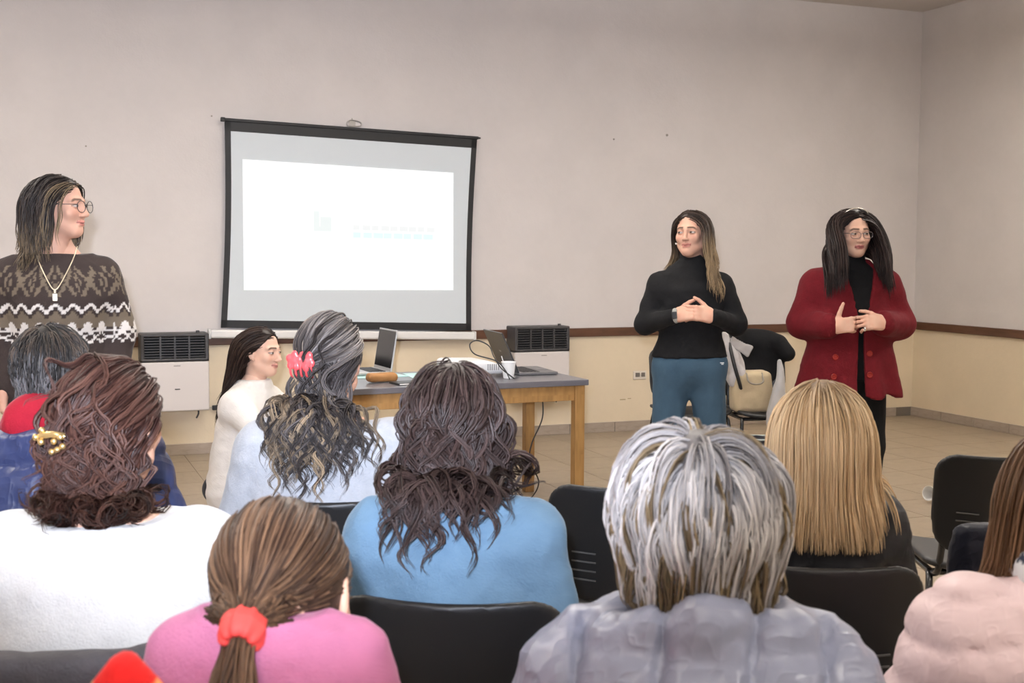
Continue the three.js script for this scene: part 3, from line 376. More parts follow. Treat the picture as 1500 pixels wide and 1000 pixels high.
// ---- hair: guide strands grown from the scalp over head and shoulders, each with a bundle of strands around it
const LINE = [[-0.09, -0.05], [-0.06, -0.042], [-0.03, -0.018], [0.0, 0.012], [0.03, 0.038], [0.055, 0.058], [0.075, 0.066], [0.13, 0.075]];
const hairline = (y, x = 0) => { let i = 0; while (i < LINE.length - 2 && y > LINE[i + 1][0]) i++; const [a, b] = [LINE[i], LINE[i + 1]]; return mix(a[1], b[1], clamp((y - a[0]) / (b[0] - a[0]))); };
function groom(o) {
  const R = rng(o.seed), H = o.H, Hi = H.clone().invert(), rot = new THREE.Matrix3().setFromMatrix4(H), geos = [];
  const steps = o.steps ?? 20, low = o.low ?? -0.075, roots = [], want = o.guides, tries = Math.round(want * 1.9);
  for (let i = 0; i < tries; i++) { const y = 1 - 2 * (i + 0.5) / tries, a = i * 2.39996 + (R() - 0.5) * 0.3, q = Math.sqrt(1 - y * y), n = [q * Math.cos(a), y, q * Math.sin(a)], p = [SC[0] + n[0] * SR[0], SC[1] + n[1] * SR[1], SC[2] + n[2] * SR[2]]; if (p[1] < low || p[2] > hairline(p[1]) + (o.forward ?? 0)) continue; if (o.skip && o.skip(p)) continue; roots.push([p, V(n[0] / SR[0], n[1] / SR[1], n[2] / SR[2]).normalize()]); }
  const sides = o.sides ?? 3, kids = o.kids, total = roots.length * kids, nv = total * (steps + 1) * sides, P = new Float32Array(nv * 3), N = new Float32Array(nv * 3), C = new Float32Array(nv * 3), I = new Uint32Array(total * steps * sides * 6); let vi = 0, ii = 0;
  const d = V(0, 0, 0), wish = V(0, 0, 0), gr = V(0, 0, 0), pl = V(0, 0, 0), f = o.collide, E = 0.002;
  for (const [rl, nl] of roots) {
    const n0 = nl.clone().applyMatrix3(rot), p = V(...rl).applyMatrix4(H), r1 = R(), layer = R(), mem = { r: R(), q: R() }, len = o.len(rl, R, mem), ds = len / steps, G = [p.clone()];
    d.copy(o.comb(V(...rl), rl, 0, mem)).applyMatrix3(rot); d.addScaledVector(n0, o.lift ?? 0.3).normalize();
    for (let i = 1; i <= steps; i++) {
      const t = i / steps; pl.copy(p).applyMatrix4(Hi); wish.copy(o.comb(pl, rl, t, mem)).applyMatrix3(rot); wish.y -= o.grav(t, rl, mem); if (o.gather && t > 0.3) wish.x -= o.gather * Math.sign(p.x) * clamp((Math.abs(p.x) - 0.10) * 12);
      const k = o.inertia ?? 0.55; if (wish.lengthSq() > 1e-8) d.multiplyScalar(k).addScaledVector(wish.normalize(), 1 - k).normalize();
      const prev = p.clone(); p.addScaledVector(d, ds);
      const off = o.off(t, layer, rl, mem), c = f(p.x, p.y, p.z);
      const hug = o.hug ? o.hug(t, rl, mem) : 0;
      if (c < off || hug) { gr.set(f(p.x + E, p.y, p.z) - f(p.x - E, p.y, p.z), f(p.x, p.y + E, p.z) - f(p.x, p.y - E, p.z), f(p.x, p.y, p.z + E) - f(p.x, p.y, p.z - E)).normalize(); p.addScaledVector(gr, (off - c) * (c < off ? 0.9 : Math.min(hug, 0.04 / Math.max(0.04, c)))); d.copy(p).sub(prev).normalize(); }
      G.push(p.clone());
    }
    for (let s = 0; s < (o.smooth ?? 2); s++) for (let i = 1; i < steps; i++) G[i].multiplyScalar(0.5).addScaledVector(G[i - 1], 0.25).addScaledVector(G[i + 1], 0.25);
    // frames
    const T = G.map((g, i) => G[Math.min(i + 1, steps)].clone().sub(G[Math.max(i - 1, 0)]).normalize()), A = [n0.clone().addScaledVector(T[0], -n0.dot(T[0])).normalize()];
    for (let i = 1; i <= steps; i++) { const a = A[i - 1].clone().addScaledVector(T[i], -A[i - 1].dot(T[i])); A.push(a.lengthSq() > 1e-8 ? a.normalize() : A[i - 1].clone()); }
    let cut = 1; if (o.trim != null) for (let i = 1; i <= steps; i++) if (G[i].y < o.trim) { cut = (i - 1 + (G[i - 1].y - o.trim) / Math.max(1e-5, G[i - 1].y - G[i].y)) / steps; break; }
    const Bn = T.map((t, i) => t.clone().cross(A[i])), ph = R() * 6.283, hand = R() < 0.5 ? -1 : 1, amp = (o.curl ?? 0) * (0.6 + 0.8 * R()), turns = (o.turns ?? 0) * (0.75 + 0.5 * R()) * len;
    for (let c = 0; c < kids; c++) {
      const cf0 = typeof o.curlFrom === 'function' ? o.curlFrom(rl) : o.curlFrom ?? 0.1, ka = R() * 6.283, kr = Math.sqrt((c + 0.5) / kids), r2 = R(), jp = (R() - 0.5) * (o.loose ?? 0.7), end = Math.min(1 - R() * (o.uneven ?? 0.12), cut * (1 - 0.05 * R())), w = o.width * (0.75 + 0.5 * R()), ja = 0.75 + 0.5 * R(), fz = (o.frizz ?? 0) * (R() - 0.3), fp = R() * 6.28, v0 = vi;
      for (let i = 0; i <= steps; i++) {
        const t = i / steps * end, x = t * steps, k0 = Math.min(Math.floor(x), steps - 1), u = x - k0, g = G[k0].clone().lerp(G[k0 + 1], u), a = A[k0], b = Bn[k0], tt = T[k0];
        const sp = o.spread(t, rl) * kr, an = ph + hand * turns * 6.283 * t + jp, am = amp * (0.85 + 0.3 * (ja - 0.75)) * sstep(cf0, cf0 + 0.35, t);
        const ox = sp * Math.cos(ka) + am * Math.cos(an) + fz * Math.sin(fp + t * 23) * t, oy = sp * Math.sin(ka) + am * Math.sin(an) + fz * Math.cos(fp * 2 + t * 19) * t;
        g.addScaledVector(a, ox).addScaledVector(b, oy);
        if (i && (o.safe ?? true)) { const cc = f(g.x, g.y, g.z); if (cc < 0.003) { gr.set(f(g.x + E, g.y, g.z) - f(g.x - E, g.y, g.z), f(g.x, g.y + E, g.z) - f(g.x, g.y - E, g.z), f(g.x, g.y, g.z + E) - f(g.x, g.y, g.z - E)).normalize(); g.addScaledVector(gr, 0.003 - cc); } }
        const col = o.color(rl, t, r1, r2, mem), rad = w * (i < steps * 0.75 ? 1 : Math.max(0.15, 1 - (i / steps - 0.75) / 0.25 * 0.85)) * (t < 0.05 ? 0.6 : 1);
        for (let s = 0; s < sides; s++) { const q = s / sides * 6.283 + ka, cx = Math.cos(q), cy = Math.sin(q), nx = a.x * cx + b.x * cy, ny = a.y * cx + b.y * cy, nz = a.z * cx + b.z * cy; P[vi * 3] = g.x + nx * rad; P[vi * 3 + 1] = g.y + ny * rad; P[vi * 3 + 2] = g.z + nz * rad; N[vi * 3] = nx; N[vi * 3 + 1] = ny; N[vi * 3 + 2] = nz; C.set(col, vi * 3); vi++; }
      }
      for (let i = 0; i < steps; i++) for (let s = 0; s < sides; s++) { const a = v0 + i * sides + s, b = v0 + i * sides + (s + 1) % sides, e = a + sides, h = b + sides; I[ii++] = a; I[ii++] = b; I[ii++] = h; I[ii++] = a; I[ii++] = h; I[ii++] = e; }
    }
  }
  const g = new THREE.BufferGeometry(); g.setAttribute('position', new THREE.BufferAttribute(P.subarray(0, vi * 3), 3)); g.setAttribute('normal', new THREE.BufferAttribute(N.subarray(0, vi * 3), 3)); g.setAttribute('color', new THREE.BufferAttribute(C.subarray(0, vi * 3), 3)); g.setIndex(new THREE.BufferAttribute(I, 1));
  return g;
}
function hairCap(H, col, grow = 0.004, o = {}) { const e = ell(SC, [SR[0] + grow, SR[1] + grow, SR[2] + grow]); return nets((x, y, z) => Math.max(e(x, y, z), (z - hairline(y) + 0.008 - (o.forward ?? 0)) * 0.7, (o.low ?? -0.07) - y), [-0.1, -0.1, -0.13], [0.1, 0.14, 0.11], 0.005, (x, y, z) => { const k = 0.75 + 0.35 * noise(x * 160, y * 30, z * 160); return [col[0] * k, col[1] * k, col[2] * k]; }).applyMatrix4(H); }
let triCount = 0;
function person(o) { const t = thing('person', o.label, 'person', o.at, o.turn, o.group); t.scale.setScalar(o.scale ?? 1); return t; }
function wear(name, geo, m, t, label) { (globalThis.TC ??= {})[t.name + "/" + name] = Math.round(geo.index.count / 3000); triCount += geo.index.count / 3; return part(name, geo, m, t, label); }
const flat = (c, v = 0.1, s = 25) => (x, y, z) => { const k = 1 + v * noise(x * s, y * s, z * s) + v * 0.6 * noise(x * s * 3.1, y * s * 3.1, z * s * 3.1); return [c[0] * k, c[1] * k, c[2] * k]; };

// ---- seated body, facing +z; o.lean tips the back forward, o.sw widens the shoulders
function seatedPose(o = {}) {
  const ln = o.lean ?? 0.08, sw = o.sw ?? 1, fat = o.fat ?? 1, zz = y => (y - 0.5) * Math.tan(ln) - (o.slump ?? 0) * Math.sin(clamp((y - 0.5) / 0.5) * Math.PI), tilt = o.tilt ?? 0, xx = y => (y - 0.5) * tilt;
  const ring = (y, rx, rz, dz = 0) => [y, xx(y), zz(y) + dz, rx, rz];
  const rings = [ring(0.462, 0.165 * fat, 0.13 * fat), ring(0.54, 0.185 * fat, 0.15 * fat), ring(0.64, 0.158 * fat, 0.125 * fat, 0.01), ring(0.78, 0.165 * fat * sw, 0.122), ring(0.88, 0.172 * sw, 0.115), ring(0.945, 0.148 * sw, 0.09, -0.005), ring(0.985, 0.105 * sw, 0.075, -0.01), ring(1.015, 0.066, 0.064, -0.008), ring(1.07, 0.054, 0.054, 0.0)];
  const sh = s => [s * 0.158 * sw + xx(0.93), 0.925 + s * (o.shrug ?? 0), zz(0.92) - 0.005], el = s => o.elbow?.[s > 0 ? 0 : 1] ?? [s * 0.225 * sw, 0.68, zz(0.7) + 0.05], wr = s => o.wrist?.[s > 0 ? 0 : 1] ?? [s * 0.09, 0.60, 0.27];
  const hc = o.head ?? [xx(1.15), 1.145, zz(1.1) + 0.03];
  return { rings, sh, el, wr, hc, H: headMatrix(hc, o.yaw ?? 0, o.pitch ?? 0, o.roll ?? 0, o.hs), top: 1.06, fl: o.fl ?? 0, kn: s => [s * 0.105, 0.53, 0.42], an: s => [s * 0.115, 0.09 + (o.fl ?? 0), 0.42], hip: s => [s * 0.085, 0.555, 0.0], seated: true, ring, zz, xx };
}
function skinBody(J, tone, o = {}) {
  const list = [nets(headField(o), [-0.1, -0.19, -0.13], [0.1, 0.13, 0.13], o.cell ?? 0.0045, faceColor(tone, o)).applyMatrix4(J.H)];
  const nb = V(0, -0.16, -0.04).applyMatrix4(J.H), L = [[column(J.rings.map(r => [r[0], r[1], r[2], r[3] * 0.86, r[4] * 0.86])), 0], [cap([nb.x, nb.y, nb.z], [J.rings.at(-3)[1], J.rings.at(-3)[0], J.rings.at(-3)[2]], 0.05, 0.06), 0.03]];
  for (const s of [-1, 1]) L.push([cap(J.sh(s), J.el(s), 0.046, 0.036), 0.03], [cap(J.el(s), J.wr(s), 0.036, 0.024), 0.02], [cap(J.hip(s), J.kn(s), 0.075, 0.05), 0.04], [cap(J.kn(s), J.an(s), 0.05, 0.032), 0.02]);
  const pts = [...J.rings.map(r => [r[1] + r[3], r[0], r[2] + r[4]]), ...J.rings.map(r => [r[1] - r[3], r[0], r[2] - r[4]])]; for (const s of [-1, 1]) pts.push(J.el(s), J.wr(s), J.kn(s), J.an(s), J.sh(s)); pts.push([nb.x, nb.y + 0.05, nb.z]);
  list.push(nets(blend(L), ...bounds(pts, 0.07), 0.018, flat(tone, 0.04)));
  for (const h of o.hands ?? []) list.push(handGeo(...h, tone));
  return mergeColored(list);
}
// top garment: torso column + sleeves (+ collar), with folds
function topField(J, o = {}) {
  const g = o.grow ?? 0.012, rings = J.rings.map(r => [r[0], r[1], r[2], r[3] + g, r[4] + g]).filter(r => r[0] <= (o.neck ?? 1.0)); if (o.hem != null) { while (rings.length > 2 && rings[1][0] < o.hem) rings.shift(); rings[0] = [o.hem, ...rings[0].slice(1)]; }
  const L = [[column(rings), 0]], ar = o.arm ?? [0.054, 0.048, 0.043, 0.034];
  for (const s of [-1, 1]) { const S = J.sh(s), E = J.el(s), W = J.wr(s); const e = o.cuff ?? 0.93; L.push([ell([S[0] * 0.90, S[1] - 0.022, S[2]], [0.062 + g, 0.050 + g, 0.060 + g]), 0.06], [cap(S, E, ar[0] + g, ar[1] + g), 0.022], [cap(E, [mix(E[0], W[0], e), mix(E[1], W[1], e), mix(E[2], W[2], e)], ar[2] + g, ar[3] + g * 0.6), 0.03]); }
  for (const x of o.more ?? []) L.push(x);
  const f = blend(L), fold = o.fold; return fold ? (x, y, z) => f(x, y, z) + fold(x, y, z) : f;
}
const topBounds = (J, m, more = []) => { const pts = [...J.rings.map(r => [r[1] + r[3], r[0], r[2] + r[4]]), ...J.rings.map(r => [r[1] - r[3], r[0], r[2] - r[4]]), ...more]; for (const s of [-1, 1]) pts.push(J.el(s), J.wr(s), J.sh(s)); return bounds(pts, m); };
const softFold = (a, k = 1) => (x, y, z) => a * (noise(x * 11 * k + 3, y * 15 * k, z * 11 * k) + 0.55 * noise(x * 26 * k, y * 33 * k + 7, z * 26 * k)) + a * 0.55 * Math.pow(1 - Math.abs(noise(x * 9 * k - 5, y * 20 * k + x * 14, z * 9 * k)), 6) * -1;
function trousers(J, col, m, t, o = {}) {
  const L = [[ell([0, J.hip(1)[1] + 0.01, J.hip(1)[2] - 0.005], o.pelvis ?? [0.18, 0.115, 0.14]), 0]], w = o.w ?? [0.092, 0.07, 0.066, 0.056];
  for (const s of [-1, 1]) L.push([cap(J.hip(s), J.kn(s), w[0], w[1]), 0.05], [cap(J.kn(s), J.an(s), w[2], w[3]), 0.025]);
  const base = blend(L), top = o.top ?? 9, f = (x, y, z) => Math.max(base(x, y, z) + 0.004 * noise(x * 16, y * 12, z * 16) + 0.0025 * noise(x * 40, y * 24, z * 40), y - top), pts = [[0.2, J.hip(1)[1] + 0.1, J.hip(1)[2] + 0.15], [-0.2, J.hip(1)[1], J.hip(1)[2] - 0.15]]; for (const s of [-1, 1]) pts.push(J.kn(s), J.an(s));
  wear('trousers', nets(f, ...bounds(pts, 0.1), o.cell ?? 0.019, flat(col, 0.06)), m, t);
}
function shoes(J, col, t, o = {}) { for (const s of [-1, 1]) { const A = J.an(s), fl = J.fl ?? 0, a = [A[0], 0, A[2]], f = o.dir ?? [0, 0.2]; const sh = blend([[cap([a[0], 0.05, a[2] - 0.01], [a[0] + s * 0.015 + f[0] * 0.6, 0.035, a[2] + 0.14], 0.045, 0.034), 0], [cap([a[0], 0.05, a[2]], [a[0], 0.10, a[2]], 0.042, 0.04), 0.03]]); wear('shoe', nets((x, y, z) => smax(sh(x, y, z), 0.004 - y, 0.01), [a[0] - 0.09, -0.01, a[2] - 0.09], [a[0] + 0.12, 0.16, a[2] + 0.22], 0.008, (x, y) => y < 0.022 ? (o.sole ?? [0.02, 0.02, 0.02]) : col).translate(0, fl, 0), mat('shoe', 0xffffff, 0.5, { vertexColors: true }), t); } }
function standingPose(o = {}) {
  const sw = o.sw ?? 1, fat = o.fat ?? 1, ring = (y, rx, rz, dz = 0) => [y, 0, dz, rx, rz];
  const rings = [ring(0.80, 0.172 * fat, 0.12 * fat), ring(0.92, 0.178 * fat, 0.125 * fat, -0.005), ring(1.04, 0.145 * fat, 0.105 * fat), ring(1.18, 0.158 * fat, 0.120 * fat, 0.012), ring(1.26, 0.166 * sw, 0.115, 0.006), ring(1.325, 0.142 * sw, 0.09, -0.006), ring(1.370, 0.098 * sw, 0.072, -0.012), ring(1.41, 0.062, 0.060, -0.010), ring(1.46, 0.052, 0.052, 0.0)];
  const hc = o.head ?? [0, 1.54, 0.03];
  return { rings, sh: s => [s * 0.150 * sw, 1.288, -0.008], el: s => o.elbow[s > 0 ? 0 : 1], wr: s => o.wrist[s > 0 ? 0 : 1], hc, H: headMatrix(hc, o.yaw ?? 0, o.pitch ?? 0, o.roll ?? 0, o.hs), hip: s => [s * 0.088, 0.86, 0], kn: s => o.knee?.[s > 0 ? 0 : 1] ?? [s * 0.10, 0.47, 0.015], an: s => o.ankle?.[s > 0 ? 0 : 1] ?? [s * 0.11, 0.09, -0.01] };
}
// ------------------------------------------------------------------ the audience
function collider(J, top, g = 0.0) {
  const e = J.H.clone().invert().elements, neck = V(0, -0.16, -0.04).applyMatrix4(J.H), nk = V(0, -0.05, -0.03).applyMatrix4(J.H), nc = cap([nk.x, nk.y, nk.z], [neck.x, neck.y, neck.z], 0.05, 0.055);
  return (x, y, z) => { const X = e[0] * x + e[4] * y + e[8] * z + e[12], Y = e[1] * x + e[5] * y + e[9] * z + e[13], Z = e[2] * x + e[6] * y + e[10] * z + e[14]; let d = smin(skull(X, Y, Z), nc(x, y, z), 0.02); if (d > 0.02) { const b = top(x, y, z) - g; if (b < d) d = smin(d, b, 0.02); } return d; };
}
const crownComb = (w0 = 1, back = 0.25, cx = 0, cz = -0.05) => (pl, rl, t) => { const x = pl.x - cx, z = pl.z - cz, r = Math.hypot(x, z) + 1e-4, k = w0 * sstep(0.55, 0.0, t); return V(x / r * k, -0.15 * k, z / r * k - back * k); };
const partComb = (w0 = 1, back = 0.5, px = 0) => (pl, rl, t) => { const s = rl[0] >= px ? 1 : -1, k = w0 * sstep(0.5, 0.0, t); return V(s * 0.8 * k, -0.25 * k, -back * k); };
const streak = (a, b, s, r) => mix3(a, b, clamp(s + (r - 0.5) * 0.9));
const up = (c, k) => [c[0] * k, c[1] * k, c[2] * k];
const FACING = Math.PI;

// woman in the blue sweater
{
  const t = person({ label: 'seated woman seen from behind in sky blue sweater with dark wavy hair', at: [-0.115, 0.0197, -2.36], turn: FACING - 0.08, scale: 0.955 });
  const J = seatedPose({ fl: -0.0206, lean: 0.06, sw: 0.97, fat: 1.05, yaw: -0.25, roll: 0.0, elbow: [[0.225, 0.70, 0.02], [-0.21, 0.70, 0.02]] }), f = topField(J, { grow: 0.016, neck: 1.0, fold: softFold(0.0068), hem: 0.47 });
  wear('body', skinBody(J, [0.56, 0.33, 0.24], { cell: 0.007 }), SKIN, t);
  wear('sweater', nets(f, ...topBounds(J, 0.1), 0.0085, flat([0.13, 0.225, 0.33], 0.05)), cloth('knit'), t, 'sky blue fine knit sweater');
  trousers(J, [0.03, 0.03, 0.04], cloth('plain', { nylon: 1 }), t); shoes(J, [0.02, 0.02, 0.02], t);
  const g = groom({ seed: 21, H: J.H, gather: 0.9, guides: 190, kids: 6, steps: 28, width: 0.0024, collide: collider(J, topField(J, { grow: 0.018, neck: 1.0, hem: 0.47 })), lift: 0.25, inertia: 0.6,
    len: (r, R) => 0.29 + 0.08 * R() + 0.5 * Math.max(0, r[1]) + 0.25 * Math.max(0, r[2]), comb: crownComb(1, 0.45, 0, -0.03), grav: t => 0.35 + 1.2 * t, off: (t, l) => 0.005 + l * 0.010 + sstep(0.15, 0.7, t) * (0.010 + 0.042 * l), hug: t => 0.35 * sstep(0.6, 0.2, t),
    spread: t => mix(0.012, 0.0062, sstep(0.05, 0.45, t)) * (1 - 0.5 * sstep(0.8, 1, t)), curl: 0.020, turns: 8, curlFrom: 0.12, loose: 0.45, uneven: 0.14, frizz: 0.004,
    color: (r, t, a, b) => streak([0.026, 0.016, 0.014], [0.11, 0.068, 0.06], 0.10 + 0.22 * t, a * 0.5 + b * 0.5) });
  wear('hair', mergeColored([hairCap(J.H, [0.03, 0.018, 0.016], 0.006), g]), HAIR, t, 'dark brown shoulder-length hair in loose curls');
  chair('black stacking chair under the woman in the blue sweater', -0.085, -2.42, FACING - 0.12);
}
// woman with long grey curls and a coral clip
{
  const t = person({ label: 'seated woman with long curly grey-brown hair and coral flower clip, light grey sweater', at: [-0.485, -0.0079, -3.22], turn: FACING + 0.05, scale: 1.015 });
  const J = seatedPose({ fl: 0.0078, lean: 0.10, sw: 1.1, fat: 1.1, yaw: -0.18 }), f = topField(J, { grow: 0.018, neck: 1.0, fold: softFold(0.004), hem: 0.47 });
  wear('body', skinBody(J, [0.56, 0.33, 0.24], { cell: 0.007 }), SKIN, t);
  wear('sweater', nets(f, ...topBounds(J, 0.1), 0.0095, flat([0.41, 0.43, 0.47], 0.10, 60)), cloth('knit'), t, 'light bluish grey knit sweater');
  trousers(J, [0.02, 0.02, 0.025], cloth('plain', { nylon: 1 }), t); shoes(J, [0.02, 0.02, 0.02], t);
  const clip = [0.034, 0.012, -0.112];
  const g = groom({ seed: 5, H: J.H, gather: 0.8, guides: 185, kids: 5, steps: 36, width: 0.0023, collide: collider(J, topField(J, { grow: 0.02, neck: 1.0, hem: 0.47 })), lift: 0.2, inertia: 0.55,
    len: (r, R, m) => 0.40 + 0.10 * R() + 0.6 * Math.max(0, r[1]), comb: (pl, r, t, m) => { if (r[1] > 0.03) { const d = V(clip[0] * 0.9 - pl.x, clip[1] - pl.y, clip[2] - pl.z), l = d.length(); m.done ||= l < 0.03 || t > 0.5; if (!m.done) return d.multiplyScalar(1.6 / l); return V(0.75 * (m.q - 0.62), -0.3, -0.16); } const k = sstep(0.4, 0, t); return V(Math.sign(pl.x) * (1.0 * m.q - 0.30) * k + 0.25 * (m.r - 0.5), -0.2, -0.75 * k - 0.14); },
    grav: (t, r, m) => (r[1] > 0.03 && !m.done) ? 0.1 : 0.5 + t, off: (t, l) => 0.005 + l * 0.008 + sstep(0.2, 0.7, t) * (0.012 + 0.05 * l), hug: (t, r) => 0.35 * sstep(0.6, 0.2, t),
    spread: t => mix(0.011, 0.0052, sstep(0.1, 0.45, t)) * (1 - 0.4 * sstep(0.8, 1, t)), curl: 0.0150, turns: 10, curlFrom: r => r[1] > 0.03 ? 0.36 : 0.12, loose: 0.45, uneven: 0.14, frizz: 0.004,
    color: (r, t, a, b, m) => { const light = r[0] > 0.008 ? 0.62 : 0.2, top = r[1] > 0.03 ? sstep(0.5, 0.1, t) : 0; return mix3(streak([0.030, 0.024, 0.023], r[0] > 0.008 ? [0.42, 0.31, 0.20] : [0.19, 0.165, 0.16], light - 0.35 * t * (r[0] > 0.008 ? 1 : 0.3), a), streak([0.10, 0.088, 0.085], [0.44, 0.39, 0.36], 0.4, a), top * 0.9); } });
  wear('hair', mergeColored([hairCap(J.H, [0.06, 0.05, 0.048], 0.006), g]), HAIR_SOFT, t, 'long tight grey-brown curls with a blond strand');
  // coral flower claw clip: two small flowers side by side
  const cm = mat('clip_coral', [0.85, 0.09, 0.10], 0.3, { clearcoat: 0.6 }), cg = new THREE.Group(); cg.name = 'hair_clip'; cg.userData.label = 'coral pink plastic flower hair clip'; cg.applyMatrix4(J.H.clone().multiply(new THREE.Matrix4().makeTranslation(clip[0], clip[1], clip[2] - 0.044))); t.add(cg);
  for (const [dx, dy, rr] of [[0.022, 0, 1], [-0.016, 0.0, 1.05]]) { const L = [[ell([0, 0, 0], [0.011, 0.011, 0.009]), 0]]; for (let i = 0; i < 5; i++) { const a = i * 1.2566 + dx * 20; L.push([ell([0.0165 * Math.cos(a), 0.0165 * Math.sin(a), -0.002], [0.0105, 0.0105, 0.006]), 0.006]); } wear('petal', nets(blend(L), [-0.04, -0.04, -0.02], [0.04, 0.04, 0.02], 0.003).scale(rr * 0.85, rr, rr * 0.85).translate(dx * 0.82, dy, 0), cm, cg); }
  wear('claw', mergeVerts(join([0, 1, 2, 3, 4].map(i => tube([[-0.028 + i * 0.014, 0.004, 0.004], [-0.028 + i * 0.014, -0.012, -0.006], [-0.027 + i * 0.0135, -0.034, 0.0], [-0.026 + i * 0.013, -0.042, 0.012]], 0.0032, 10, 5)))), cm, cg);
  chair('black stacking chair under the woman with long grey curls', -0.47, -3.30, FACING + 0.02);
}
function mergeVerts(g) { return mergeVertices(g); }
// woman in the white sweater
{
  const t = person({ label: 'seated woman in fluffy white sweater with dark auburn curls and gold clip', at: [-0.708, 0.0059, -2.13], turn: FACING + 0.10, scale: 0.985 });
  const J = seatedPose({ fl: -0.006, lean: 0.05, sw: 1.06, fat: 1.12, yaw: -0.30, elbow: [[0.26, 0.72, 0.0], [-0.225, 0.72, 0.03]] }), f = topField(J, { grow: 0.022, neck: 1.0, fold: softFold(0.0055, 0.8), hem: 0.47 });
  wear('body', skinBody(J, [0.60, 0.36, 0.26], { cell: 0.007 }), SKIN, t);
  wear('sweater', nets(f, ...topBounds(J, 0.11), 0.009, flat([0.61, 0.60, 0.585], 0.05, 40)), cloth('fluffy', { bump: 0.0012, sheen: 0.5 }), t, 'fluffy off-white sweater');
  trousers(J, [0.03, 0.03, 0.04], cloth('plain', { nylon: 1 }), t); shoes(J, [0.02, 0.02, 0.02], t);
  const clip = [0.030, 0.0, -0.118];
  const g = groom({ seed: 9, H: J.H, gather: 0.7, guides: 175, kids: 6, steps: 28, width: 0.0023, collide: collider(J, topField(J, { grow: 0.024, neck: 1.0, hem: 0.47 })), lift: 0.2, inertia: 0.5,
    len: (r, R) => 0.20 + 0.07 * R() + 0.75 * Math.max(0, r[1]) + 0.2 * Math.max(0, r[2]), comb: (pl, r, t, m) => { if (r[1] > 0.035) { const d = V(clip[0] - pl.x, clip[1] - pl.y, clip[2] - pl.z), l = d.length(); m.done ||= l < 0.03 || t > 0.6; if (!m.done) return d.multiplyScalar(1.5 / l); return V(0.9 * (m.q - 0.5), -0.3, -0.1); } const k = sstep(0.4, 0, t); return V(Math.sign(pl.x) * (0.35 + 0.5 * m.q) * k, -0.1, -0.5 * k - 0.1); },
    grav: (t, r, m) => (r[1] > 0.035 && !m.done) ? 0.15 : 0.4 + t, off: (t, l) => 0.005 + l * 0.007 + sstep(0.3, 0.8, t) * (0.008 + 0.03 * l), hug: (t, r) => 0.35 * sstep(0.6, 0.2, t),
    spread: t => mix(0.011, 0.0055, sstep(0.1, 0.45, t)) * (1 - 0.4 * sstep(0.8, 1, t)), curl: 0.0185, turns: 12, curlFrom: r => r[1] > 0.035 ? 0.42 : 0.2, loose: 0.45, uneven: 0.14, frizz: 0.004,
    color: (r, t, a, b) => streak([0.026, 0.0105, 0.0085], [0.15, 0.07, 0.05], 0.12 + 0.28 * t, a * 0.5 + b * 0.5) });
  wear('hair', mergeColored([hairCap(J.H, [0.04, 0.016, 0.012], 0.006), g]), HAIR, t, 'dark auburn hair in tight curls');
  const gm = mat('clip_gold', [0.86, 0.62, 0.28], 0.22, { metalness: 0.85 }), cg = new THREE.Group(); cg.name = 'hair_clip'; cg.userData.label = 'small golden hair claw with pearls'; cg.applyMatrix4(J.H.clone().multiply(new THREE.Matrix4().makeTranslation(clip[0], clip[1], clip[2] - 0.036))); t.add(cg);
  part('clip_bar', tube([[-0.024, 0.004, 0], [-0.01, 0.008, -0.006], [0.01, 0.006, -0.006], [0.026, 0.0, 0]], 0.006, 20, 8), gm, cg);
  for (const [x, y] of [[0.026, 0.002], [0.016, -0.006], [0.004, 0.006], [-0.008, -0.004], [-0.02, 0.004], [-0.014, -0.018], [-0.004, -0.022], [0.014, 0.014], [-0.024, -0.012]]) part('pearl', new THREE.SphereGeometry(0.0058, 12, 8).translate(x, y, -0.006), gm, cg);
  chair('black stacking chair draped with a dark grey jacket under the white sweater', -0.735, -2.14, FACING + 0.06);
  // dark grey jacket over the chair back
  const j = thing('draped_jacket', 'dark grey jacket draped over the chair behind the white sweater', 'jacket', [-0.735, 0, -2.14], FACING + 0.06);
  const fj = (x, y, z) => { const zz = z + 0.262 - 1.0 * x * x + 0.16 * (y - 0.6), w = 0.006 * noise(x * 30, y * 5, 3) + 0.010 * Math.pow(1 - Math.abs(noise(x * 17, y * 3, 9)), 3), d = smax(Math.abs(zz) - 0.034 + w, Math.abs(x) - 0.245 - 0.02 * noise(1, y * 8, 2), 0.03); return Math.max(smax(d, y - 0.842 + 0.012 * noise(x * 9, 0, 4), 0.035), 0.30 - y) * 0.7; };
  part('shell', nets(fj, [-0.32, 0.28, -0.36], [0.32, 0.9, -0.1], 0.009, flat([0.075, 0.072, 0.08], 0.15)), cloth('nylon', { nylon: 1, rough: 0.6, sheen: 0 }), j);
}
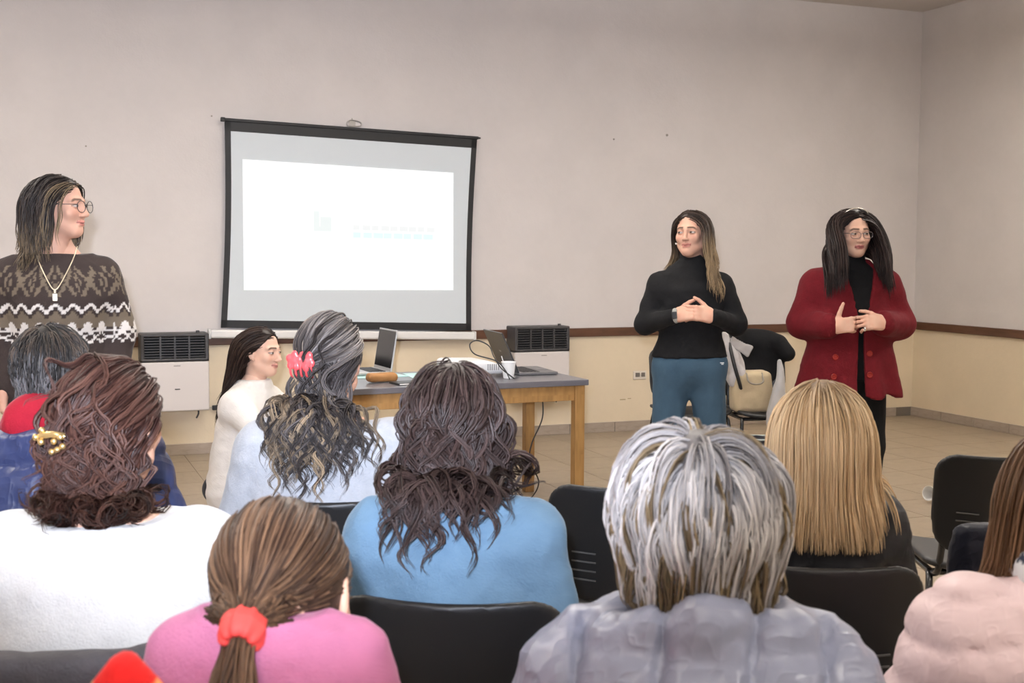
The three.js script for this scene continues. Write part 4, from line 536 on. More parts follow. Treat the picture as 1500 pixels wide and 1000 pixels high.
// man in the navy jacket with red hood lining
{
  const t = person({ label: 'seated person with short dark grey hair, navy puffer jacket and red collar', at: [-1.165, 0.0059, -3.07], turn: FACING + 0.25, scale: 0.985 });
  const J = seatedPose({ fl: -0.006, lean: 0.12, sw: 1.18, fat: 1.15, yaw: -0.55, pitch: 0.08 });
  const puff = (x, y, z) => -0.011 * Math.sqrt(Math.abs(Math.sin(y * Math.PI / 0.095 + 0.6))) + 0.004 * noise(x * 22, y * 12, z * 22) + 0.003 * noise(x * 45, y * 40, z * 45), nk = J.rings.at(-2);
  wear('body', skinBody(J, [0.52, 0.30, 0.21], { cell: 0.007 }), SKIN, t);
  const f = topField(J, { grow: 0.035, neck: 1.01, hem: 0.47, fold: puff, more: [[ell([nk[1], 0.985, nk[2] - 0.02], [0.115, 0.06, 0.10]), 0.05]] });
  wear('jacket', nets(f, ...topBounds(J, 0.13), 0.010, flat([0.032, 0.045, 0.125], 0.12)), cloth('nylon_gloss', { nylon: 1, crinkle: 1, rough: 0.36, sheen: 0, bump: 0.0035, spec: 0.8 }), t, 'navy blue quilted puffer jacket');
  const col = blend([[cap([nk[1] - 0.06, 1.015, nk[2] - 0.055], [nk[1] + 0.06, 1.015, nk[2] - 0.055], 0.055), 0], [cap([nk[1] - 0.03, 1.04, nk[2] - 0.04], [nk[1] + 0.04, 1.05, nk[2] - 0.04], 0.052), 0.04], [cap([nk[1] + 0.09, 0.985, nk[2]], [nk[1] - 0.09, 0.985, nk[2]], 0.05), 0.04]]);
  wear('collar', nets((x, y, z) => col(x, y, z) + 0.003 * noise(x * 30, y * 30, z * 30), [-0.25, 0.9, -0.2], [0.25, 1.15, 0.2], 0.008, flat([0.36, 0.012, 0.03], 0.08)), cloth('plain', { nylon: 1 }), t, 'red fabric collar');
  trousers(J, [0.03, 0.03, 0.04], cloth('plain', { nylon: 1 }), t); shoes(J, [0.02, 0.02, 0.02], t);
  const g = groom({ seed: 31, H: J.H, guides: 360, kids: 5, steps: 7, width: 0.0019, collide: collider(J, () => 1), lift: 0.35, inertia: 0.4, low: -0.085,
    len: (r, R) => 0.045 + 0.02 * R() + 0.02 * Math.max(0, r[1] * 10), comb: crownComb(1, 0.15, 0.0, -0.04), grav: t => 0.5, off: (t, l) => 0.004 + l * 0.012, hug: () => 0.3, spread: t => 0.010 - 0.005 * t, frizz: 0.006, uneven: 0.3,
    color: (r, t, a, b) => streak([0.028, 0.025, 0.024], r[1] > 0.06 ? [0.14, 0.10, 0.075] : [0.20, 0.195, 0.20], r[1] < 0.01 ? 0.5 : 0.22, a) });
  wear('hair', mergeColored([hairCap(J.H, [0.035, 0.032, 0.03], 0.005), g]), HAIR_SOFT, t, 'short dark hair going grey');
  chair('black stacking chair under the navy puffer jacket', -1.14, -3.12, FACING + 0.2);
}
// girl with a ponytail, standing with her head bowed
{
  const t = person({ label: 'child in pink top with brown hair in a ponytail tied with red scrunchie', at: [-0.292, 0, -1.45], turn: FACING - 0.10, scale: 0.745 });
  const J = standingPose({ sw: 0.84, fat: 0.92, head: [-0.005, 1.360, 0.085], hs: 1.42, yaw: -0.10, pitch: 0.34, roll: -0.12, elbow: [[0.20, 1.06, 0.02], [-0.20, 1.06, 0.02]], wrist: [[0.10, 1.0, 0.22], [-0.10, 1.0, 0.22]] }), f = topField(J, { grow: 0.02, neck: 1.375, fold: softFold(0.005), hem: 0.82, more: [[ell([0, 1.31, -0.03], [0.11, 0.05, 0.08]), 0.06]] });
  wear('body', skinBody(J, [0.66, 0.40, 0.29], { cell: 0.0055, hands: [[J.wr(1), [-0.3, 0.2, 1], [0, 1, 0], 1, {}], [J.wr(-1), [0.3, 0.2, 1], [0, 1, 0], -1, {}]] }), SKIN, t);
  wear('sweater', nets(f, ...topBounds(J, 0.1), 0.0095, flat([0.52, 0.18, 0.315], 0.05)), cloth('knit'), t, 'bright pink cotton top');
  trousers(J, [0.05, 0.06, 0.12], cloth('plain', { nylon: 1 }), t); shoes(J, [0.5, 0.5, 0.5], t);
  const tie = [-0.002, -0.034, -0.121];
  const comb = (pl, r, t, m) => { const d = V(tie[0] - pl.x, tie[1] - pl.y, tie[2] - pl.z), l = d.length(); m.done ||= l < 0.018; return m.done ? V((m.q - 0.5) * 0.3, -0.5, -0.5 + t * 0.3) : d.multiplyScalar(1 / l); };
  const g = groom({ seed: 41, H: J.H, skip: p => p[1] < -0.03, guides: 380, kids: 4, steps: 18, width: 0.0024, collide: collider(J, topField(J, { grow: 0.022, neck: 1.41, hem: 0.82 })), lift: 0.05, inertia: 0.25, low: -0.07, smooth: 2,
    len: (r, R) => (V(r[0] - tie[0], r[1] - tie[1], r[2] - tie[2]).length() * 1.3 + 0.15 + 0.06 * R()) * 1.36, comb, grav: (t, r, m) => m.done ? 0.6 : 0, off: (t, l, r, m) => m.done ? 0.014 : 0.0065 + l * 0.006, hug: (t, r, m) => m.done ? 0 : 0.5, spread: t => 0.009 - 0.004 * t, frizz: 0.004, uneven: 0.15,
    color: (r, t, a, b) => { const k = sstep(0.35, 0.9, t) * 0.55; return streak([0.034, 0.018, 0.012], [0.26, 0.145, 0.08], 0.22 + k, a * 0.6 + b * 0.4); } });
  wear('hair', mergeColored([hairCap(J.H, [0.05, 0.028, 0.018], 0.0015, { forward: 0.022, low: -0.08 }), g]), HAIR, t, 'smooth brown hair pulled into a ponytail');
  const sc = new THREE.TorusGeometry(0.0155, 0.0105, 14, 40); { const p = sc.attributes.position; for (let i = 0; i < p.count; i++) { const a = Math.atan2(p.getY(i), p.getX(i)), k = 1 + 0.05 * Math.sin(a * 9) + 0.03 * Math.sin(a * 17 + 1); p.setXYZ(i, p.getX(i) * k, p.getY(i) * k, p.getZ(i) * (1.9 + 0.15 * Math.sin(a * 9))); } sc.computeVertexNormals(); }
  const s = part('scrunchie', sc, mat('scrunchie', [0.80, 0.07, 0.06], 0.7, { sheen: 0.5 }), t, 'coral red scrunchie'); s.applyMatrix4(J.H.clone().multiply(new THREE.Matrix4().makeTranslation(tie[0], tie[1] - 0.008, tie[2] - 0.012)).multiply(new THREE.Matrix4().makeRotationX(-0.85)));
}
// silver-haired woman in the slate puffer jacket
{
  const t = person({ label: 'seated woman with silver grey bob hair and slate grey hooded puffer jacket', at: [0.245, 0.0289, -1.56], turn: FACING - 0.05, scale: 0.935 });
  const J = seatedPose({ fl: -0.0309, lean: 0.06, sw: 1.0, fat: 1.05, yaw: 0.12, roll: -0.04, elbow: [[0.225, 0.70, 0.04], [-0.225, 0.68, 0.04]] }), z1 = J.zz(0.95);
  const seams = x => Math.min(Math.abs(x - 0.065), Math.abs(x + 0.055), Math.abs(x - 0.17), Math.abs(x + 0.16));
  const puff = (x, y, z) => { const back = sstep(0.02, -0.06, z - z1), v = seams(x + 0.15 * (y - 0.95)); return 0.004 * noise(x * 14, y * 24, z * 14) + 0.0035 * noise(x * 30, y * 46, z * 30) - 0.004 * Math.pow(1 - Math.abs(noise(x * 13, y * 34 + x * 9, z * 12)), 5) + back * 0.017 * Math.exp(-((v / 0.009) ** 2)) - 0.006 * Math.sqrt(Math.abs(Math.sin(y * Math.PI / 0.11))); };
  const f = topField(J, { grow: 0.034, neck: 1.01, hem: 0.47, fold: puff, more: [[ell([0.0, 0.945, z1 - 0.085], [0.155, 0.095, 0.055], [0.25, 0, 0]), 0.03], [cap([-0.12, 1.0, z1 - 0.055], [0.0, 1.035, z1 - 0.105], 0.026, 0.028), 0.02], [cap([0.13, 0.985, z1 - 0.05], [0.0, 1.035, z1 - 0.105], 0.026, 0.028), 0.02], [cap([-0.12, 1.0, z1 - 0.055], [-0.10, 1.01, z1 + 0.06], 0.026), 0.02], [cap([0.13, 0.985, z1 - 0.05], [0.10, 1.0, z1 + 0.06], 0.026), 0.02]] });
  wear('body', skinBody(J, [0.58, 0.36, 0.27], { cell: 0.007 }), SKIN, t);
  wear('jacket', nets(f, ...topBounds(J, 0.15), 0.0088, flat([0.30, 0.325, 0.44], 0.05)), cloth('nylon_slate', { nylon: 1, crinkle: 1, rough: 0.32, sheen: 0.1, bump: 0.0042, spec: 0.9 }), t, 'slate grey quilted puffer jacket with hood');
  trousers(J, [0.03, 0.03, 0.04], cloth('plain', { nylon: 1 }), t); shoes(J, [0.02, 0.02, 0.02], t);
  const g = groom({ seed: 77, H: J.H, guides: 400, kids: 6, steps: 13, width: 0.0018, collide: collider(J, topField(J, { grow: 0.03, neck: 1.01, hem: 0.47 })), lift: 0.25, inertia: 0.55, low: -0.085,
    len: (r, R) => (r[1] < -0.03 ? 0.10 : 0.17) + 0.04 * R() + 0.35 * Math.max(0, r[1]), comb: (pl, r, t, m) => { const x = pl.x - 0.005, z = pl.z + 0.035, q = Math.hypot(x, z) + 1e-4, k = sstep(0.7, 0, t); return V(x / q * k + 0.35 * (m.q - 0.5), -0.05 * k, z / q * k); }, grav: t => 0.4 + 1.2 * t, off: (t, l) => 0.008 + l * 0.019 + 0.014 * Math.sin(Math.min(1, t * 1.2) * 2.6), hug: t => 0.2,
    spread: t => 0.0085 - 0.002 * t, frizz: 0.006, uneven: 0.22,
    color: (r, t, a, b, m) => { const lowb = (r[1] < 0.0 && m.r < 0.6) || m.r < 0.14; const base = lowb ? streak([0.085, 0.06, 0.04], [0.33, 0.24, 0.13], 0.45, b) : streak([0.16, 0.145, 0.145], [0.74, 0.70, 0.68], 0.60 + (r[1] > 0.1 ? -0.3 : 0.08), a * 0.45 + b * 0.55); return mix3(base, [0.30, 0.225, 0.135], 0.35 * sstep(0.65, 1, t)); } });
  wear('hair', mergeColored([hairCap(J.H, [0.14, 0.125, 0.12], 0.008, { low: -0.08 }), g]), HAIR_SOFT, t, 'silver grey layered bob with tawny ends');
  chair('black stacking chair under the slate grey puffer jacket', 0.25, -1.63, FACING - 0.03);
}
// blonde woman in the black jacket
{
  const t = person({ label: 'seated woman with long straight blonde hair and black jacket', at: [0.672, 0.0519, -2.63], turn: FACING - 0.1, scale: 0.885 });
  const J = seatedPose({ fl: -0.0586, lean: 0.03, sw: 0.85, fat: 0.95, yaw: 0.1, roll: 0.02 }), z1 = J.zz(0.95), nk = J.rings.at(-2);
  const f = topField(J, { grow: 0.022, neck: 1.01, hem: 0.47, fold: (x, y, z) => 0.005 * noise(x * 14, y * 22, z * 14) + 0.004 * noise(x * 34, y * 40, z * 34), more: [[ell([0, 0.945, z1 - 0.07], [0.15, 0.07, 0.06]), 0.04]] });
  wear('body', skinBody(J, [0.62, 0.38, 0.28], { cell: 0.007 }), SKIN, t);
  wear('jacket', nets(f, ...topBounds(J, 0.13), 0.0095, flat([0.022, 0.022, 0.026], 0.15)), cloth('nylon_black', { nylon: 1, crinkle: 1, rough: 0.48, sheen: 0.1, bump: 0.003 }), t, 'black hooded jacket');
  trousers(J, [0.03, 0.03, 0.04], cloth('plain', { nylon: 1 }), t); shoes(J, [0.02, 0.02, 0.02], t);
  const g = groom({ seed: 13, H: J.H, guides: 380, kids: 5, steps: 12, width: 0.0021, trim: 0.875, collide: collider(J, topField(J, { grow: 0.032, neck: 1.01, hem: 0.47 })), lift: 0.1, inertia: 0.5,
    len: (r, R) => 0.30 + 0.02 * R() + 1.0 * Math.max(0, r[1]) + 0.2 * Math.max(0, r[2]), comb: crownComb(0.9, 0.35, 0, -0.01), grav: t => 0.4 + 1.6 * t, off: (t, l) => 0.006 + l * 0.014 + 0.008 * t, hug: t => 0.25 * sstep(0.6, 0.1, t),
    spread: t => 0.010 + 0.001 * t, frizz: 0.003, uneven: 0.06,
    color: (r, t, a, b) => { const root = sstep(0.22, 0.02, t) * (r[1] > 0.05 ? 1 : 0.3); return mix3(streak([0.40, 0.24, 0.11], [0.82, 0.63, 0.40], 0.5, a * 0.3 + b * 0.7), [0.20, 0.12, 0.055], root * 0.8); } });
  wear('hair', mergeColored([hairCap(J.H, [0.26, 0.16, 0.08], 0.006), g]), HAIR_SOFT, t, 'long straight honey blonde hair');
  chair('black stacking chair under the blonde woman in black', 0.65, -2.68, FACING - 0.12);
}
// brunette in the pale pink puffer jacket
{
  const t = person({ label: 'seated woman with long light brown hair and pale pink puffer jacket', at: [0.855, 0.0519, -1.82], turn: FACING + 0.15, scale: 0.885 });
  const J = seatedPose({ fl: -0.0586, lean: 0.06, sw: 1.12, fat: 1.15, head: [-0.02, 1.155, 0.08], yaw: 0.25, roll: 0.08, pitch: 0.1 });
  const puff = (x, y, z) => -0.016 * Math.pow(Math.abs(Math.sin((y + 0.18 * Math.abs(x)) * Math.PI / 0.066 + 0.5)), 0.35) + 0.004 * noise(x * 16, y * 18, z * 16) + 0.0025 * noise(x * 40, y * 44, z * 40), nk = J.rings.at(-2);
  const f = topField(J, { grow: 0.042, neck: 1.01, hem: 0.47, fold: puff, more: [[ell([nk[1], 0.985, nk[2] - 0.02], [0.12, 0.05, 0.10]), 0.05]] });
  wear('body', skinBody(J, [0.64, 0.40, 0.30], { cell: 0.007 }), SKIN, t);
  wear('jacket', nets(f, ...topBounds(J, 0.15), 0.0095, flat([0.80, 0.62, 0.64], 0.03)), cloth('nylon_pink', { nylon: 1, crinkle: 1, rough: 0.42, sheen: 0.1, bump: 0.0028 }), t, 'pale pink quilted puffer jacket');
  const sc = blend([[cap([nk[1] - 0.055, 1.045, nk[2] - 0.03], [nk[1] + 0.055, 1.045, nk[2] - 0.03], 0.045), 0], [cap([nk[1] + 0.06, 1.04, nk[2] - 0.02], [nk[1] + 0.05, 1.03, nk[2] + 0.06], 0.04), 0.02], [cap([nk[1] - 0.06, 1.04, nk[2] - 0.02], [nk[1] - 0.05, 1.03, nk[2] + 0.06], 0.04), 0.02]]);
  wear('scarf', nets((x, y, z) => sc(x, y, z) + 0.004 * noise(x * 40, y * 60, z * 40), [-0.2, 0.95, -0.2], [0.2, 1.13, 0.25], 0.0055, (x, y, z) => noise(x * 55 + 2, y * 75, z * 55) + 0.4 * noise(x * 120, y * 120, z * 120) > 0.22 ? [0.035, 0.045, 0.085] : [0.74, 0.76, 0.80]), cloth('plain', { nylon: 1 }), t, 'white scarf with navy marks');
  trousers(J, [0.03, 0.03, 0.04], cloth('plain', { nylon: 1 }), t); shoes(J, [0.02, 0.02, 0.02], t);
  const g = groom({ seed: 63, H: J.H, guides: 200, kids: 5, steps: 12, width: 0.0021, collide: collider(J, topField(J, { grow: 0.044, neck: 1.01, hem: 0.47 })), lift: 0.15, inertia: 0.5,
    len: (r, R) => 0.26 + 0.05 * R() + 0.8 * Math.max(0, r[1]) + 0.2 * Math.max(0, r[2]), comb: (pl, r, t, m) => { const s = rlSign(r[0]), k = sstep(0.6, 0, t); return V((s * 0.7) * k + s * 0.12, -0.2 * k, -0.12 * k + 0.1); }, grav: t => 0.4 + 1.0 * t, off: (t, l) => 0.006 + l * 0.012 + 0.006 * t, hug: t => 0.35 * sstep(0.7, 0.1, t),
    spread: t => 0.011 - 0.003 * t, frizz: 0.006, uneven: 0.2,
    color: (r, t, a, b) => streak([0.085, 0.042, 0.022], [0.33, 0.19, 0.105], 0.3 + 0.3 * t, a * 0.6 + b * 0.4) });
  wear('hair', mergeColored([hairCap(J.H, [0.09, 0.045, 0.025], 0.006), g]), HAIR, t, 'long light brown hair falling over the shoulders');
  chair('black stacking chair under the pale pink puffer jacket', 0.87, -1.89, FACING + 0.1);
}
function rlSign(x) { return x >= 0 ? 1 : -1; }
// empty chairs
chair('empty black stacking chair between the blue sweater and the silver-haired woman', 0.335, -3.50, FACING - 0.10);
chair('empty black stacking chair in front of the side wall, nobody near it', 1.56, -4.03, FACING - 0.06);
chair('empty black stacking chair with a navy quilted coat hung over its back', 1.17, -3.05, FACING + 0.38);
{
  const j = thing('hung_coat', 'navy quilted coat hung over the back of an empty chair', 'coat', [1.17, 0, -3.05], FACING + 0.38);
  const fj = (x, y, z) => { const zz = z + 0.262 - 1.0 * x * x + 0.16 * (y - 0.6), w = 0.006 * noise(x * 20, y * 8, 3) - 0.008 * Math.sqrt(Math.abs(Math.sin(y * Math.PI / 0.09))), d = smax(Math.abs(zz) - 0.034 + w, Math.abs(x - 0.02) - 0.245, 0.03); return Math.max(smax(d, y - 0.852 + 0.012 * noise(x * 9, 0, 4), 0.035), 0.38 - y) * 0.7; };
  part('shell', nets(fj, [-0.32, 0.36, -0.36], [0.34, 0.9, -0.1], 0.009, flat([0.016, 0.018, 0.03], 0.15)), cloth('nylon_black', { nylon: 1, crinkle: 1, rough: 0.48, sheen: 0.1, bump: 0.003 }), j);
}
{ const o = tag(part('white_card', box(0.055, 0.012, 0.10, 0, 0.006, 0, 0.005), mat('card_white', [0.8, 0.8, 0.79], 0.4), scene), 'small white object lying on the empty chair seat behind blue sweater', 'card'); o.position.set(0.235, 0.472, -3.44); o.rotation.y = 0.9; }
{ const t = thing('paper_cup', 'small white paper cup tipped over on the floor behind the empty chair', 'cup', [2.49, 0, -7.11], 0.6); part('cup_body', new THREE.LatheGeometry([[0.0, 0], [0.028, 0], [0.042, 0.09], [0.044, 0.09], [0.044, 0.094], [0.038, 0.092], [0.026, 0.006], [0, 0.004]].map(p => new THREE.Vector2(...p)), 24).rotateZ(1.42).translate(0.02, 0.046, 0), mat('foam_white', [0.83, 0.83, 0.82], 0.6), t); }
{ // red bag beside the girl
  const t = thing('red_bag', 'tall bright red cloth bag with yellow print beside the child in pink', 'bag', [-0.336, 0.459, -1.08], 0.1), m = cloth('plain', { nylon: 1 });
  const f = (x, y, z) => { const h = clamp(y / 0.625), w = mix(0.15, 0.026, Math.pow(h, 3)) + (y > 0.59 ? -0.35 * (y - 0.59) : 0), d = mix(0.10, 0.02, Math.pow(h, 2.6)), a = Math.hypot((x + 0.012 * h) / w, z / d); return Math.max((a - 1) * Math.min(w, d) + 0.004 * noise(x * 24, y * 14, z * 24), 0.002 - y, y - 0.630) * 0.7; };
  part('bag_body', nets(f, [-0.22, -0.02, -0.15], [0.22, 0.68, 0.15], 0.007, (x, y, z) => (y < 0.605 && y > 0.42 && z > 0 && noise(x * 60, y * 40, 5) > -0.15 && Math.abs(x - 0.008) < 0.05) ? [0.85, 0.42, 0.16] : [0.80, 0.022, 0.02]), m, t);
  chair('black stacking chair under the tall red bag', -0.43, -1.085, FACING + 0.05);
}
// ------------------------------------------------------------------ standing and squatting people, bags by the wall
function glasses(t, J, m, w = 0.052, h = 0.040, y0 = -0.002, round = 1) {
  const G = new THREE.Group(); G.name = 'glasses'; G.applyMatrix4(J.H); t.add(G); const zf = 0.104, rims = [];
  for (const s of [-1, 1]) { const pts = []; for (let i = 0; i < 20; i++) { const a = i / 20 * 6.283, p = round ? 1 : 0.75, cx = Math.cos(a), cy = Math.sin(a); pts.push([s * 0.032 + Math.sign(cx) * Math.abs(cx) ** p * w / 2, y0 + Math.sign(cy) * Math.abs(cy) ** p * h / 2, zf - 0.10 * (0.032 + s * cx * w / 2) ** 1.0 * 1.0]); } rims.push(tube(pts, 0.0014, 60, 5, true)); }
  part('rim', rims, m, G); part('bridge', tube([[-0.008, y0 + 0.006, zf], [0, y0 + 0.009, zf + 0.002], [0.008, y0 + 0.006, zf]], 0.0014, 10, 5), m, G);
  part('temple_arm', [-1, 1].map(s => tube([[s * (0.032 + w / 2), y0 + 0.008, zf - 0.006], [s * 0.074, y0 + 0.009, 0.05], [s * 0.079, y0 + 0.008, 0.0], [s * 0.077, y0 - 0.008, -0.014]], 0.0013, 20, 5)), m, G);
  part('lens', [-1, 1].map(s => new THREE.CircleGeometry(1, 24).scale(w / 2, h / 2, 1).rotateY(s * 0.10).translate(s * 0.032, y0, zf - 0.003)), new THREE.MeshPhysicalMaterial({ color: 0xffffff, transmission: 1, roughness: 0.02, thickness: 0, ior: 1.5 }), G);
}
// woman in the patterned sweater
{
  const t = person({ label: 'standing woman with glasses in brown sweater with white zigzag pattern, looking sideways', at: [-1.83, 0, -4.95], turn: 0.28, scale: 1.045 });
  const J = standingPose({ sw: 1.06, fat: 1.06, elbow: [[0.212, 1.065, -0.03], [-0.205, 1.065, -0.03]], wrist: [[0.20, 0.86, 0.05], [-0.20, 0.86, 0.05]], yaw: 1.12, pitch: -0.02, head: [0.02, 1.548, 0.03] });
  wear('body', skinBody(J, [0.60, 0.36, 0.27], { cell: 0.0035, brow: [0.06, 0.035, 0.025], hands: [[J.wr(1), [-0.05, -1, 0.1], [1, 0, 0], 1, { cell: 0.006 }], [J.wr(-1), [0.05, -1, 0.1], [-1, 0, 0], -1, { cell: 0.006 }]] }), SKIN, t);
  const arms = [-1, 1].map(s => [cap(J.sh(s), J.el(s), 0.07, 0.06), cap(J.el(s), J.wr(s), 0.055, 0.045), J.sh(s), s]);
  const bodyCol = column(J.rings.map(r => [r[0], r[1], r[2], r[3] + 0.02, r[4] + 0.02]));
  const dark = [0.040, 0.029, 0.027], taupe = [0.145, 0.115, 0.085], white = [0.60, 0.57, 0.55];
  const tri = v => Math.abs(((v % 1) + 1) % 1 - 0.5) * 2, Q = 0.0085;
  const pattern = (x, y, z) => {
    let s, best = bodyCol(x, y, z), r = 0.175; s = Math.atan2(x, z) * r; for (const [a, b, S, sd] of arms) { const d = Math.min(a(x, y, z), b(x, y, z)); if (d < best - 0.012) { best = d; s = Math.atan2(x - S[0] - sd * 0.05, z - S[2]) * 0.068 + 0.02; } }
    const Y = Math.floor((y * 1.045) / Q) * Q, X = Math.floor(s / Q) * Q + Q / 2;
    const w = tri(X / 0.068);                                  // 0..1
    if (Y > 1.262 && Y < 1.378) { const k = (X / 0.096 % 1 + 1) % 1 - 0.5, c = (Y - 1.318) / 0.056; const onX = Math.abs(Math.abs(k * 2.6) - Math.abs(c)) < 0.24 && Math.abs(k) < 0.40; const kk = 0.5 - Math.abs(k), dia = Math.abs(kk * 5.5) + Math.abs(c) * 1.2; return onX || (dia < 0.85 && dia > 0.42) ? taupe : dark; }
    if (Y > 1.180 && Y < 1.255) { const zc = 1.198 + w * 0.036; if (Math.abs(Y - zc) < 0.0105) return white; if (Y < zc - 0.028) return taupe; return dark; }
    if (Y > 1.120 && Y <= 1.180) { const w2 = tri(X / 0.068 + 0.5), h = 1.122 + (1 - w2) * 0.045; if (Y < h - 0.002 && Y < 1.158) return white; return Y > 1.18 - 0.012 - w * 0.02 ? taupe : Y > 1.135 ? taupe : dark; }
    if (Y > 1.075 && Y <= 1.120) { const c = Math.abs(Y - 1.098) / 0.022; return Math.abs(c - tri(X / 0.052)) < 0.26 ? white : dark; }
    return dark;
  };
  wear('sweater', nets(topField(J, { grow: 0.022, neck: 1.385, hem: 0.80, fold: softFold(0.0035) }), ...topBounds(J, 0.11), 0.0055, pattern), cloth('knit'), t, 'dark brown knit sweater with white and taupe fair-isle bands');
  trousers(J, [0.02, 0.02, 0.025], cloth('plain', { nylon: 1 }), t, { top: 0.98 }); shoes(J, [0.02, 0.02, 0.02], t);
  const g = groom({ seed: 3, H: J.H, guides: 230, kids: 5, steps: 14, width: 0.0024, collide: collider(J, topField(J, { grow: 0.024, neck: 1.40, hem: 0.8 })), lift: 0.15, inertia: 0.5,
    len: (r, R) => 0.22 + 0.06 * R() + 0.7 * Math.max(0, r[1]) + 0.3 * Math.max(0, r[2]), comb: partComb(1, 0.75), grav: t => 0.35 + 1.2 * t, off: (t, l) => 0.006 + l * 0.014 + 0.006 * t, hug: t => 0.2 * sstep(0.6, 0.1, t), spread: t => 0.011 - 0.003 * t, curl: 0.006, turns: 5, curlFrom: 0.4, frizz: 0.006, uneven: 0.2,
    color: (r, t, a, b, m) => mix3(streak([0.020, 0.015, 0.014], [0.07, 0.05, 0.04], 0.2, a), [0.26, 0.19, 0.115], sstep(0.45, 1, t) * (a > 0.5 ? 0.7 : 0.25) + (r[2] > 0.035 && a > 0.6 ? 0.5 : 0)) });
  wear('hair', mergeColored([hairCap(J.H, [0.022, 0.016, 0.015], 0.005), g]), HAIR, t, 'dark brown hair with lighter tips');
  glasses(t, J, mat('glasses_dark', [0.02, 0.02, 0.03], 0.3), 0.052, 0.044, 0.0, 1);
  const ch = part('necklace', [tube([[-0.075, 1.40, 0.035], [-0.06, 1.345, 0.10], [-0.02, 1.26, 0.148], [0.0, 1.238, 0.155], [0.02, 1.26, 0.150], [0.06, 1.345, 0.105], [0.075, 1.40, 0.035]], 0.0022, 50, 5), cyl(0.005, 0.005, 0.012, 0.0, 1.232, 0.157, 10), box(0.018, 0.028, 0.006, 0.0, 1.210, 0.158, 0.002)], mat('necklace', [0.75, 0.66, 0.50], 0.3, { metalness: 0.6 }), t, 'fine chain with a small pale pendant');
}
